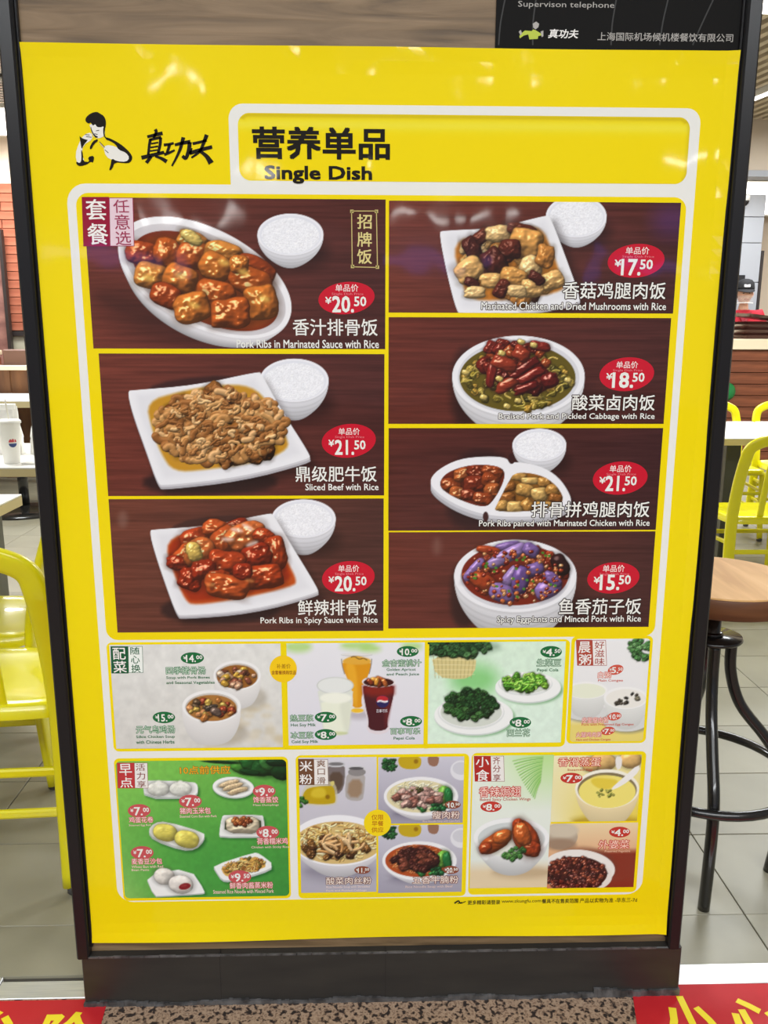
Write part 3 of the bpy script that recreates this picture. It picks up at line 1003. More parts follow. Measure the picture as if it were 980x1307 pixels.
def vnoise(x, y, seed, octaves=4):
    out, amp, tot = np.zeros_like(x), 1.0, 0.0
    rs = np.random.RandomState(seed)
    for o in range(octaves):
        T = rs.rand(64, 64)
        xi, yi = np.floor(x).astype(int), np.floor(y).astype(int)
        fx, fy = x - xi, y - yi
        fx, fy = fx * fx * (3 - 2 * fx), fy * fy * (3 - 2 * fy)
        a, b = T[yi % 64, xi % 64], T[yi % 64, (xi + 1) % 64]
        c, d = T[(yi + 1) % 64, xi % 64], T[(yi + 1) % 64, (xi + 1) % 64]
        out += amp * ((a * (1 - fx) + b * fx) * (1 - fy) + (c * (1 - fx) + d * fx) * fy)
        tot += amp
        amp *= 0.5
        x, y = x * 2.03 + 7.1, y * 2.03 + 3.7
    return out / tot


def sstep(d, w):
    t = np.clip(0.5 - d / (2 * w), 0, 1)
    return t * t * (3 - 2 * t)


def chaikin(pts, n=2, closed=True):
    P = [np.array(p, float) for p in pts]
    for _ in range(n):
        Q = []
        N = len(P)
        for i in range(N if closed else N - 1):
            a, b = P[i], P[(i + 1) % N]
            Q += [a * 0.75 + b * 0.25, a * 0.25 + b * 0.75]
        P = Q
    return P


LIGHT = np.array([-0.42, -0.62, 0.66])
LIGHT = LIGHT / np.linalg.norm(LIGHT)


NCANVAS = 0


class Canvas:
    """a printed picture: a fine grid of coloured vertices, painted in the frame's coordinates"""
    def __init__(s, fr, x0, y0, x1, y1, q=1.0, lay=4, corner=0):
        global NCANVAS
        NCANVAS += 1
        s.fr, s.lay, s.corner = fr, lay + 0.07 * NCANVAS, corner
        (a, zt), (c, zb) = uv(*fr.px(x0, y0)), uv(*fr.px(x1, y1))
        s.rect = (a, zt, c, zb)
        nx = max(8, int((x1 - x0) / fr.k * q * 1.05))
        ny = max(8, int((y1 - y0) / fr.k * q * 1.05))
        s.X, s.Z = np.meshgrid(np.linspace(a, c, nx), np.linspace(zt, zb, ny))
        PXx, PYy = to_px(s.X, s.Z)
        s.x, s.y = (PXx - fr.ox) * fr.k, (PYy - fr.oy) * fr.k
        s.c = np.zeros(s.x.shape + (3,))
        s.aa = 0.55 * fr.k
        s.u, s.w = (s.X - a) / (c - a), (zt - s.Z) / (zt - zb)

    def win(s, x0, y0, x1, y1):
        # the grid is nearly regular: a cheap index window
        mx = s.x.mean(0)
        my = s.y.mean(1)
        sl = abs(s.x[-1, 0] - s.x[0, 0]) + abs(s.x[-1, -1] - s.x[0, -1]) + 4
        sy = abs(s.y[0, -1] - s.y[0, 0]) + abs(s.y[-1, -1] - s.y[-1, 0]) + 4
        i0, i1 = np.searchsorted(mx, x0 - sl), np.searchsorted(mx, x1 + sl)
        j0, j1 = np.searchsorted(my, y0 - sy), np.searchsorted(my, y1 + sy)
        return (slice(j0, j1), slice(i0, i1))

    def mix(s, w, mask, col):
        col = np.asarray(col, float)
        if mask.size:
            s.c[w] += (col - s.c[w]) * mask[..., None]

    def all(s, col):
        s.c[...] = np.asarray(col, float)

    def grad(s, c0, c1, ax=0, ay=1):
        t = np.clip(s.u * ax + s.w * ay, 0, 1)[..., None]
        s.c[...] = np.asarray(c0, float) * (1 - t) + np.asarray(c1, float) * t

    def ell(s, cx, cy, rx, ry, col, ang=0, soft=None, op=1.0, clip=None, fade=None):
        soft = soft or s.aa
        R0 = max(rx, ry) + soft * 2
        w = s.win(cx - R0, cy - R0, cx + R0, cy + R0)
        ca, sa = math.cos(math.radians(ang)), math.sin(math.radians(ang))
        dx, dy = s.x[w] - cx, s.y[w] - cy
        u, v = (dx * ca + dy * sa) / rx, (-dx * sa + dy * ca) / ry
        rr = np.sqrt(u * u + v * v) + 1e-9
        g = np.sqrt((u / rx) ** 2 + (v / ry) ** 2) / rr + 1e-9
        d = (rr - 1) / g
        mk = sstep(d, soft) * op
        if clip is not None:
            mk = mk * clip[w]
        s.mix(w, mk, col)
        return mk

    def emask(s, cx, cy, rx, ry, ang=0, soft=None):
        soft = soft or s.aa
        ca, sa = math.cos(math.radians(ang)), math.sin(math.radians(ang))
        dx, dy = s.x - cx, s.y - cy
        u, v = (dx * ca + dy * sa) / rx, (-dx * sa + dy * ca) / ry
        return sstep((np.sqrt(u * u + v * v) - 1) * min(rx, ry), soft)

    def pmask(s, pts, soft=None, n=2):
        soft = soft or s.aa
        P = chaikin(pts, n) if n else [np.array(p, float) for p in pts]
        x, y = s.x, s.y
        dmin = np.full(x.shape, 1e9)
        inside = np.zeros(x.shape, bool)
        N = len(P)
        for i in range(N):
            ax, ay = P[i]
            bx, by = P[(i + 1) % N]
            ex, ey = bx - ax, by - ay
            L2 = ex * ex + ey * ey + 1e-9
            t = np.clip(((x - ax) * ex + (y - ay) * ey) / L2, 0, 1)
            dx, dy = x - ax - t * ex, y - ay - t * ey
            dmin = np.minimum(dmin, dx * dx + dy * dy)
            cr = ((ay > y) != (by > y)) & (x < ex * (y - ay) / (ey if abs(ey) > 1e-9 else 1e-9) + ax)
            inside ^= cr
        d = np.sqrt(dmin)
        return sstep(np.where(inside, -d, d), soft)

    def poly(s, pts, col, soft=None, n=2, op=1.0):
        s.mix((slice(None), slice(None)), s.pmask(pts, soft, n) * op, col)

    def line(s, pts, width, col, shade=0.35, spec=0.0, op=1.0, soft=None, sm=2):
        soft = soft or s.aa
        P = chaikin(pts, sm, False) if len(pts) > 2 else [np.array(p, float) for p in pts]
        xs, ys = [p[0] for p in P], [p[1] for p in P]
        w = s.win(min(xs) - width, min(ys) - width, max(xs) + width, max(ys) + width)
        x, y = s.x[w], s.y[w]
        if not x.size:
            return
        dm = np.full(x.shape, 1e9)
        sd = np.zeros(x.shape)
        for i in range(len(P) - 1):
            ax, ay = P[i]
            ex, ey = P[i + 1] - P[i]
            L = math.hypot(ex, ey) + 1e-9
            t = np.clip(((x - ax) * ex + (y - ay) * ey) / (L * L), 0, 1)
            dx, dy = x - ax - t * ex, y - ay - t * ey
            d = np.sqrt(dx * dx + dy * dy)
            k = d < dm
            dm = np.where(k, d, dm)
            sd = np.where(k, (dx * -0.5 + dy * -0.86), sd)
        q = np.clip(sd / (width / 2), -1, 1)
        sh = 1 + shade * q - shade * 0.6 * np.clip(dm / (width / 2), 0, 1) ** 3
        cc = np.asarray(col, float) * sh[..., None]
        if spec:
            cc = cc + spec * 255 * np.exp(-((q - 0.45) / 0.22) ** 2)[..., None]
        s.mix(w, sstep(dm - width / 2, soft) * op, np.clip(cc, 0, 255))

    def chunk(s, cx, cy, rx, ry, ang, col, p=2.6, spec=0.5, rough=0.10, seed=0, amb=0.42, clip=None, gloss=14, wob=0.16):
        R0 = max(rx, ry) * 1.35
        w = s.win(cx - R0, cy - R0, cx + R0, cy + R0)
        x, y = s.x[w], s.y[w]
        if not x.size:
            return
        ca, sa = math.cos(math.radians(ang)), math.sin(math.radians(ang))
        dx, dy = x - cx, y - cy
        wx = vnoise(x / (rx * 0.7) + seed, y / (ry * 0.7), seed, 2) - 0.5
        u, v = (dx * ca + dy * sa) / rx, (-dx * sa + dy * ca) / ry
        r = (np.abs(u) ** p + np.abs(v) ** p) ** (1 / p) * (1 + wob * 2 * wx)
        h = np.sqrt(np.clip(1 - r ** 2.4, 0, 1))
        nz_ = vnoise(x / (rx * 0.42) + seed * 3, y / (ry * 0.42), seed + 5, 2)
        H = h * min(rx, ry) * 0.8 + nz_ * min(rx, ry) * rough * 1.6
        st = max(1e-6, abs(s.x[0, 1] - s.x[0, 0]))
        if H.shape[0] < 3 or H.shape[1] < 3:
            return
        gy, gx = np.gradient(H, st)
        nl = np.sqrt(gx * gx + gy * gy + 1)
        n0, n1, n2 = -gx / nl, -gy / nl, 1 / nl
        dif = np.clip(n0 * LIGHT[0] + n1 * LIGHT[1] + n2 * LIGHT[2], 0, 1)
        hv = LIGHT + np.array([0, 0, 1])
        hv = hv / np.linalg.norm(hv)
        sp = np.clip(n0 * hv[0] + n1 * hv[1] + n2 * hv[2], 0, 1) ** gloss
        tex = 0.86 + 0.28 * nz_
        cc = np.asarray(col, float) * ((amb + (1 - amb) * 1.25 * dif) * tex * (0.62 + 0.38 * np.clip(h * 2.4, 0, 1)))[..., None] + 255 * spec * (np.clip(sp - 0.55, 0, 1) * 2.0)[..., None] * np.array([1, 0.95, 0.85])
        # contact shade beneath the piece
        s.mix(w, sstep((r - 1.0) * min(rx, ry) - 0.18 * min(rx, ry), 0.3 * min(rx, ry)) * 0.3 * (clip[w] if clip is not None else 1), np.asarray(col, float) * 0.28)
        mk = sstep((r - 1) * min(rx, ry), s.aa)
        if clip is not None:
            mk = mk * clip[w]
        s.mix(w, mk, np.clip(cc, 0, 255))

    def chunks(s, n, inside, size, pal, seed, **kw):
        rn = random.Random(seed)
        P = []
        cx, cy, rx, ry, ang = inside
        ca, sa = math.cos(math.radians(ang)), math.sin(math.radians(ang))
        tries = 0
        while len(P) < n and tries < n * 30:
            tries += 1
            a, q = rn.uniform(0, 2 * math.pi), math.sqrt(rn.random())
            u, v = q * math.cos(a) * rx, q * math.sin(a) * ry
            x, y = cx + u * ca - v * sa, cy + u * sa + v * ca
            if all((x - a_) ** 2 + (y - b_) ** 2 > (size[0] * 0.75) ** 2 for a_, b_ in P) or tries > n * 20:
                P.append((x, y))
        P.sort(key=lambda t: t[1])
        for i, (x, y) in enumerate(P):
            sz = rn.uniform(*size)
            s.chunk(x, y, sz, sz * rn.uniform(0.62, 0.95), rn.uniform(-60, 60), pal[rn.randrange(len(pal))], seed=seed * 100 + i, **kw)

    def strands(s, n, inside, length, width, pal, seed, spec=0.0, curl=1.0, shade=0.4):
        rn = random.Random(seed)
        cx, cy, rx, ry, ang = inside
        P = []
        for i in range(n):
            a, q = rn.uniform(0, 2 * math.pi), math.sqrt(rn.random())
            P.append((cx + q * math.cos(a) * rx, cy + q * math.sin(a) * ry))
        P.sort(key=lambda t: t[1] + rn.uniform(-1, 1) * ry * 0.5)
        for x, y in P:
            a = rn.uniform(0, 2 * math.pi)
            pts = [(x, y)]
            for k in range(4):
                a += rn.uniform(-1, 1) * curl
                x, y = x + math.cos(a) * length / 4, y + math.sin(a) * length / 4 * 0.7
                pts.append((x, y))
            if any(((px_ - cx) / rx) ** 2 + ((py_ - cy) / ry) ** 2 > 1.12 for px_, py_ in pts):
                continue
            s.line(pts, width * rn.uniform(0.75, 1.2), pal[rn.randrange(len(pal))], shade, spec, sm=1)

    # --- crockery
    def bowl(s, cx, cy, rx, ry, depth, ang=0, base=0.55, rim=0.9, white=(236, 236, 240), rings=False, inner=(214, 214, 220), shadow=(20, 12, 12), sh_op=0.45):
        s.ell(cx + rx * 0.14, cy + depth * 0.95, rx * 1.0, ry * 0.85, shadow, ang, soft=ry * 0.5, op=sh_op)
        N = 14
        for k in range(N + 1):
            t = 1 - k / N
            q = 1 - (1 - base) * t ** 2.3
            f = 0.70 + 0.24 * (1 - t)
            if rings and k % 3 == 1:
                f *= 0.94
            s.ell(cx, cy + depth * t, rx * q, ry * (0.35 + 0.65 * q), [c * f for c in white], ang)
        # light falls off to the right of the outside
        w = s.win(cx - rx * 1.1, cy - ry * 1.1, cx + rx * 1.1, cy + depth + ry)
        s.ell(cx, cy, rx, ry, white, ang)
        s.ell(cx, cy + ry * 0.02, rx * rim, ry * rim, inner, ang)

    def ricebowl(s, cx, cy, rx, ry, depth, seed=1):
        s.bowl(cx, cy, rx, ry, depth * 0.74, base=0.55, rim=0.93, rings=True, white=(238, 238, 244), inner=(226, 228, 236))
        mk = s.emask(cx, cy + ry * 0.06, rx * 0.88, ry * 0.86)
        n = vnoise(s.x / 3.2, s.y / 2.2, seed, 3)
        s.mix((slice(None), slice(None)), mk, 214 + (n * 50)[..., None] * np.ones(3) + np.array([0, 1, 6]))

    def wood(s, seed, c0=(112, 54, 42), c1=(64, 34, 34)):
        g = vnoise(s.x / (s.fr.k * 95) + seed, s.y / (s.fr.k * 3.2), seed, 5)
        g2 = vnoise(s.x / (s.fr.k * 25), s.y / (s.fr.k * 1.2), seed + 9, 3)
        t = np.clip(s.u * 0.75 + 0.1 * s.w, 0, 1)
        base = np.array(c0, float) * (1 - t)[..., None] + np.array(c1, float) * t[..., None]
        s.c[...] = base * (0.74 + 0.42 * g + 0.12 * g2)[..., None]

    def speck(s, mask, amp, sc, seed):
        n = vnoise(s.x / (s.fr.k * sc), s.y / (s.fr.k * sc), seed, 3) - 0.5
        s.c[...] = np.clip(s.c * (1 + (n * amp * 2 * mask)[..., None]), 0, 255)

    def build(s, name, parent, label=None):
        ny, nx = s.x.shape
        co = np.empty((ny, nx, 3), np.float32)
        co[..., 0], co[..., 1], co[..., 2] = s.X, -s.lay * LAY, s.Z
        idx = np.arange(ny * nx).reshape(ny, nx)
        q = np.stack([idx[1:, :-1], idx[1:, 1:], idx[:-1, 1:], idx[:-1, :-1]], -1).reshape(-1, 4)
        if s.corner:
            r = s.corner
            a, zt, c, zb = s.rect
            X, Z = s.X.copy(), s.Z.copy()
            # pull the corner vertices onto the rounded outline
            for sx, cx in ((-1, a + r), (1, c - r)):
                for sz, cz in ((1, zt - r), (-1, zb + r)):
                    dx, dz = (X - cx) * sx, (Z - cz) * sz
                    k = (dx > 0) & (dz > 0)
                    d = np.hypot(dx, dz)
                    mx_ = np.maximum(dx, dz)
                    f = np.where(k, mx_ / np.maximum(d, 1e-9), 1.0)
                    X = np.where(k, cx + (X - cx) * f, X)
                    Z = np.where(k, cz + (Z - cz) * f, Z)
            co[..., 0], co[..., 2] = X, Z
        me = bpy.data.meshes.new(name)
        me.vertices.add(ny * nx)
        me.vertices.foreach_set('co', co.ravel())
        me.loops.add(q.size)
        me.loops.foreach_set('vertex_index', q.ravel().astype(np.int32))
        me.polygons.add(len(q))
        me.polygons.foreach_set('loop_start', np.arange(0, q.size, 4, dtype=np.int32))
        me.update(calc_edges=True)
        at = me.color_attributes.new('Col', 'FLOAT_COLOR', 'POINT')
        cc = np.ones((ny * nx, 4), np.float32)
        cc[:, :3] = lin(np.clip(s.c, 0, 255) / 255.0).reshape(-1, 3)
        at.data.foreach_set('color', cc.ravel())
        me.materials.append(M['print'])
        o = bpy.data.objects.new(name, me)
        COL.objects.link(o)
        o.parent = parent
        if label:
            o['label'] = label
        return o


YEL, WHT, BLK = (244, 219, 0), (236, 236, 230), (22, 18, 14)
GRN, LG = (24, 108, 58), (226, 240, 224)
poster = empty('menu_poster', (0, 0, 0), 'large yellow menu poster of dishes with prices, stuck on the black framed board', 'poster')

# the sheet itself, slightly lifted at its lower right corner
vs, fs = [], []
nx, ny = 60, 80
x0, z1 = uv(25, 54)
x1, z0 = uv(849, 1191)
x0, x1, z0, z1 = -0.5088, 0.5812, 0.1295, 1.6775
for side in (0, 1):
    for j in range(ny + 1):
        for i in range(nx + 1):
            u, w = i / nx, j / ny
            y = 0.0
            edge = 0.0
            if w > 0.965:
                edge += 0.006 * ((w - 0.965) / 0.035) ** 2 * (0.5 + 0.5 * math.sin(u * 9))
            if u > 0.975:
                edge += 0.004 * ((u - 0.975) / 0.025) ** 2 * (0.5 + 0.5 * math.sin(w * 14 + 1))
            if w < 0.03:
                edge += 0.003 * ((0.03 - w) / 0.03) ** 2 * (0.5 + 0.5 * math.sin(u * 12 + 2))
            vs.append((x0 + (x1 - x0) * u, -edge + (0.0009 if side else 0.0), z1 + (z0 - z1) * w))
nn = (nx + 1) * (ny + 1)
for j in range(ny):
    for i in range(nx):
        a = j * (nx + 1) + i
        fs.append((a, a + nx + 1, a + nx + 2, a + 1))
        fs.append((nn + a, nn + a + 1, nn + a + nx + 2, nn + a + nx + 1))
sp = PM()
sp.v, sp.f, sp.c = vs, fs, [YEL] * len(vs)
sp.build('sheet', poster)

# white and yellow border lines
p = PM()
(hx0, hz1), (hx1, _) = uv(291, 132), uv(894, 153)
(mx0, mz1), (_, mz0) = uv(84, 234), uv(160, 1154)
mx1 = hx1
_, mz0 = uv(820, 1141)
p.uvpoly(rr_pts(hx0, hz1, hx1, mz0 + 0.3, 0.022), WHT, 1)
p.uvpoly(rr_pts(mx0, mz1, mx1, mz0, 0.03), WHT, 1.4)
p.build('white_border', poster, 'white outline of the menu')
W_IN = 0.0165
HD = Canvas(ID, 303, 144, 875, 235, lay=3, corner=0.018)
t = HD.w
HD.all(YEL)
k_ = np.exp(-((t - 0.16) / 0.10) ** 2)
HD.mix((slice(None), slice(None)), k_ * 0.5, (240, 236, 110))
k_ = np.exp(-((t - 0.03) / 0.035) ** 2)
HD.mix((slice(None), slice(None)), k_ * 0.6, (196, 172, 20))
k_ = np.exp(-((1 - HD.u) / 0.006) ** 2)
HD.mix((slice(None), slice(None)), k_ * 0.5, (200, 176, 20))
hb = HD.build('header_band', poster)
p = PM()
F1 = Fr(0, 0, 1.96)
p.text(F1, '营养单品', 632, 318, 973, 399, BLK, 6, 0.065)
p.text(F1, 'Single Dish', 663, 415, 929, 460, BLK, 6, 0.07)
p.build('heading', hb, 'heading reading 营养单品 Single Dish')

# brush-lettered sign and emblem
FL = Fr(90, 130, 4.9)
p = PM()
S = lambda pts, w: p.stroke(FL, pts, (w[0] * 1.3, w[1] * 1.3) if isinstance(w, tuple) else w * 1.25, BLK, 5)
S([(480, 219), (530, 207), (576, 196)], (13, 18))
S([(530, 172), (536, 190), (520, 228)], (16, 12))
S([(500, 232), (492, 280), (486, 332)], (14, 12))
S([(496, 238), (530, 230), (568, 222)], (12, 14))
S([(564, 224), (560, 270), (548, 322)], (15, 13))
S([(505, 262), (550, 254)], 8)
S([(500, 286), (548, 278)], 8)
S([(497, 308), (545, 301)], 8)
S([(444, 350), (510, 334), (586, 316)], (20, 15))
S([(505, 342), (490, 362), (474, 382)], (15, 17))
S([(530, 340), (568, 354), (602, 374)], (10, 20))
S([(584, 270), (615, 266), (646, 258)], (14, 11))
S([(620, 266), (614, 290), (604, 318)], (15, 13))
S([(586, 330), (620, 318), (652, 302)], (15, 9))
S([(652, 270), (700, 258), (750, 250)], (13, 19))
S([(746, 252), (740, 300), (722, 352), (700, 338)], (20, 15))
S([(706, 222), (688, 290), (662, 350), (634, 402)], (19, 8))
S([(764, 262), (810, 252), (852, 240)], (14, 12))
S([(744, 322), (800, 304), (886, 282)], (18, 17))
S([(852, 206), (832, 260), (806, 312), (756, 350)], (20, 9))
S([(806, 306), (850, 340), (880, 384)], (12, 28))
S([(760, 290), (752, 310), (748, 326)], (6, 16))
p.build('brand_lettering', poster, 'black brush lettering reading 真功夫')
p = PM()
W2 = (238, 236, 228)
P = lambda pts, c=BLK, l=5, n=1: p.poly(FL, [tuple(q) for q in (chaikin(pts, n) if n else pts)], c, l)
P([(118, 135), (205, 130), (216, 178), (214, 215), (170, 232), (140, 212), (128, 175)], W2, 4)
P([(30, 330), (52, 260), (85, 205), (132, 190), (140, 235), (80, 270), (70, 330), (90, 370), (45, 395)], W2, 4)
P([(205, 280), (245, 268), (330, 300), (385, 345), (362, 385), (270, 368), (222, 345)], W2, 4)
P([(92, 120), (98, 95), (130, 70), (165, 62), (182, 72), (210, 88), (224, 125), (218, 172), (206, 152), (192, 160), (165, 158), (156, 138), (140, 152), (128, 128), (112, 138)])
P([(128, 150), (134, 178), (152, 208), (176, 220), (160, 228), (140, 205), (126, 170)])
P([(205, 155), (218, 158), (212, 210), (232, 232), (220, 232), (205, 208)])
P([(56, 208), (66, 225), (100, 238), (112, 236), (82, 272), (70, 300), (64, 260)])
P([(66, 290), (80, 330), (78, 372), (120, 378), (108, 345), (150, 335), (142, 385), (128, 372), (104, 392), (60, 404), (38, 392), (36, 372), (60, 386), (70, 360)])
P([(222, 220), (262, 235), (310, 262), (345, 290), (376, 322), (390, 352), (372, 382), (340, 384), (276, 378), (262, 420), (240, 432), (252, 392), (258, 352), (290, 372), (350, 376), (370, 350), (348, 318), (300, 300), (285, 268), (250, 246), (220, 236)])
P([(170, 232), (140, 246), (118, 290), (130, 300), (150, 262), (172, 246)])
for a, b in (((182, 250), (215, 285)), ((215, 300), (238, 320)), ((98, 218), (132, 222)), ((92, 205), (120, 208)), ((160, 182), (180, 178)), ((150, 200), (170, 205))):
    p.stroke(FL, [a, b], 4, BLK, 6)
P([(180, 252), (196, 262), (214, 288), (206, 290), (184, 264)], (226, 200, 150), 6)
p.build('kung_fu_emblem', poster, 'emblem of a black-haired figure in a fighting pose')

# yellow bordered areas
p = PM()


def yel_rect(x0, y0, x1, y1, r=8, lay=2):
    p.rrect(ID, x0, y0, x1, y1, r, YEL, lay)


(ax, az), (bx, bz) = uv(96, 246), uv(839, 812)
p.uvpoly(rr_pts(ax, az, uv(878, 234)[0], bz - 0.0, 0.02), YEL, 2)
yel_rect(135.5, 820, 720.5, 953, 7, 2.1)
yel_rect(729.5, 812, 823.5, 948, 7, 2.2)
yel_rect(145, 968, 371.5, 1146.5, 7, 2.3)
yel_rect(377, 964, 594, 1143.5, 7, 2.4)
yel_rect(602, 961, 811.5, 1138.5, 7, 2.5)
p.build('yellow_border', poster, 'yellow borders around the pictures')

RED = (200, 22, 46)


def badge(fr, c, rx, ry, texts, parent, ang=6, col=RED, small=False):
    q = PM()
    q.ellipse(fr, c[0], c[1], rx, ry, col, 6, ang)
    for body, x0, y0, x1, y1, cc, bd in texts:
        q.text(fr, body, x0, y0, x1, y1, cc, 7, bd)
    q.build('price_badge', parent)


def price(fr, cx, cy, rx, ry, amount, parent, big, col=RED, dx=0, dy=0):
    """red badge with 单品价 / price"""
    a, b = amount.split('.')
    W = WHT
    badge(fr, (cx, cy), rx, ry, [('单品价', cx - 33 + dx, cy - 41, cx + 35 + dx, cy - 19, (246, 226, 222), 0.02), ('Single Dish Price', cx - 44 + dx, cy - 16, cx + 50 + dx, cy - 7, (232, 130, 140), 0.0),
                                 ('¥', big[0] - 21, cy - 3, big[0] - 3, cy + 17, W, 0.04), (a + '.', big[0], big[1], big[2], big[3], W, 0.055), (b, big[2] + 2, big[1] + 1, big[2] + 37, big[1] + 29, W, 0.05)], parent)


def names(fr, parent, cn, cb, en, eb, col=WHT, out=None, ob=0.1, bd=0.022):
    q = PM()
    q.text(fr, cn, *cb, col, 7, bd, out, ob)
    q.build('dish_name', parent)
    if en:
        q = PM()
        q.text(fr, en, *eb, col, 7, 0.03, out, 0.13)
        q.build('caption', parent)


def small_price(fr, cx, cy, rx, ry, txt, parent, col, ang=0):
    a, b = txt.split('.')
    badge(fr, (cx, cy), rx, ry, [('¥', cx - rx * 0.78, cy - ry * 0.32, cx - rx * 0.48, cy + ry * 0.2, WHT, 0.03), (a + '.', cx - rx * (0.44 + 0.1 * (len(a) - 1)), cy - ry * 0.52, cx + rx * 0.3, cy + ry * 0.66, WHT, 0.05), (b, cx + rx * 0.34, cy - ry * 0.46, cx + rx * 0.86, cy + ry * 0.16, WHT, 0.05)], parent, ang, col)


def tagbox(fr, parent, b1, c1, chars1, b2, c2, border, chars2, label=None):
    q = PM()
    q.poly(fr, [(b1[0], b1[1]), (b1[2], b1[1]), (b1[2] + 3, b1[3]), (b1[0] + 5, b1[3])], c1, 6)
    q.poly(fr, [(b2[0], b2[1]), (b2[2], b2[1]), (b2[2] + 4, b2[3]), (b2[0] + 3, b2[3])], border, 6)
    q.poly(fr, [(b2[0] + 2, b2[1] + 2), (b2[2] - 2, b2[1] + 2), (b2[2] + 2, b2[3] - 2), (b2[0] + 5, b2[3] - 2)], c2, 6.4)
    for ch, *b in chars1:
        q.text(fr, ch, *b, (244, 240, 236), 7, 0.02)
    for ch, *b in chars2:
        q.text(fr, ch, *b, border, 7, 0.012)
    q.build('category_tag', parent, label)


ALL = (slice(None), slice(None))
BR = [(150, 62, 24), (176, 84, 34), (128, 46, 20), (196, 112, 48), (160, 72, 30)]
# ------------------------------------------------------------------ main dish pictures
TW = 'category tag'
# 1 pork ribs in marinated sauce
A = Fr(80, 230, 2.333)
c = Canvas(A, 61, 51, 960, 503)
c.wood(1)
c.ell(330, 420, 260, 60, (40, 22, 20), 18, soft=60, op=0.5)
for k in range(10):
    t = 1 - k / 9
    c.ell(423 - 4 * t, 297 + 30 * t, 278 - 26 * t, 150 - 6 * t, [v * (0.66 + 0.26 * (1 - t)) for v in (236, 234, 238)], 27)
c.ell(423, 290, 280, 146, (238, 237, 240), 27)
c.ell(423, 296, 262, 130, (206, 202, 206), 27)
c.ell(425, 300, 238, 116, (120, 44, 20), 27)
c.ell(425, 304, 226, 106, (140, 62, 20), 27, soft=12)
rib = [(186, 88, 30), (204, 116, 44), (170, 70, 26), (214, 136, 58), (150, 56, 24)]
for i, (x, y, sx, sy, a, k, pp) in enumerate([(235, 215, 44, 30, 10, 2, 3), (315, 215, 36, 40, -70, 0, 3), (385, 180, 40, 24, 20, 3, 3), (390, 225, 44, 34, 5, 0, 3.5), (478, 218, 50, 30, 15, 3, 3), (455, 258, 46, 36, 30, 1, 3),
                                          (570, 262, 56, 30, 25, 2, 3), (262, 285, 44, 34, 12, 3, 3.5), (350, 295, 46, 36, 20, 1, 3.5), (560, 300, 58, 34, 20, 0, 3), (525, 250, 26, 24, 0, 1, 3), (310, 345, 44, 30, 25, 2, 3),
                                          (455, 342, 52, 36, 15, 0, 3.5), (590, 365, 44, 44, -10, 1, 4), (385, 380, 48, 38, -18, 1, 3.5), (500, 396, 50, 38, -4, 0, 5)]):
    c.chunk(x, y, sx * 1.14, sy * 1.18, a, rib[k], p=pp, spec=0.7, seed=i + 1, rough=0.2, gloss=10, wob=0.1)
c.chunk(385, 172, 34, 18, 30, (226, 196, 110), spec=0.5, seed=40)
for x, y in ((255, 290), (352, 285), (392, 372), (480, 245), (540, 275), (600, 352)):
    c.ell(x, y, 16, 9, (238, 196, 96), 20, soft=9, op=0.7)
c.ricebowl(678, 162, 98, 62, 76)
pic = c.build('dish_picture', poster, 'picture of pork ribs in a white oval bowl')
tagbox(A, pic, (57, 50, 138, 197), (150, 24, 54), [('套', 68, 57, 132, 119), ('餐', 73, 129, 137, 192)], (138, 52, 210, 197), (232, 206, 216), (160, 60, 90), [('任', 150, 58, 199, 98), ('意', 154, 102, 201, 147), ('选', 157, 152, 205, 194)])
p = PM()
for a, b in (((860, 92), (934, 92)), ((934, 92), (937, 260)), ((937, 260), (862, 258)), ((862, 258), (860, 92))):
    p.stroke(A, [a, b], 2.6, (206, 188, 120), 6)
for a in ((861, 93), (934, 93), (937, 259), (863, 257)):
    p.stroke(A, [(a[0] - 5, a[1]), (a[0] + 5, a[1])], 10, (206, 188, 120), 6)
for ch, y in (('招', 102), ('牌', 155), ('饭', 206)):
    p.text(A, ch, 877, y, 920, y + 43, (222, 206, 138), 7, 0.03)
p.build('gold_label', pic, 'gold outlined label reading 招牌饭')
price(A, 845, 351, 84, 48, '20.50', pic, (803, 346, 866, 393))
names(A, pic, '香汁排骨饭', (685, 413, 937, 463), 'Pork Ribs in Marinated Sauce with Rice', (518, 475, 941, 500))


def square_plate(c, pts, foodpts, sauce, depth=14):
    lo = [(x + 2, y + depth) for x, y in pts]
    c.poly([(x + 18, y + depth * 2.2) for x, y in pts], (26, 16, 16), soft=26, op=0.55)
    c.poly(lo, (176, 174, 180))
    c.poly([(x + 1, y + depth * 0.45) for x, y in pts], (206, 205, 210))
    c.poly(pts, (236, 236, 240))
    cx, cy = sum(p[0] for p in pts) / len(pts), sum(p[1] for p in pts) / len(pts)
    c.poly([(cx + (x - cx) * 0.9, cy + (y - cy) * 0.88) for x, y in pts], (226, 226, 231), soft=16)
    c.poly(foodpts, sauce, soft=7)


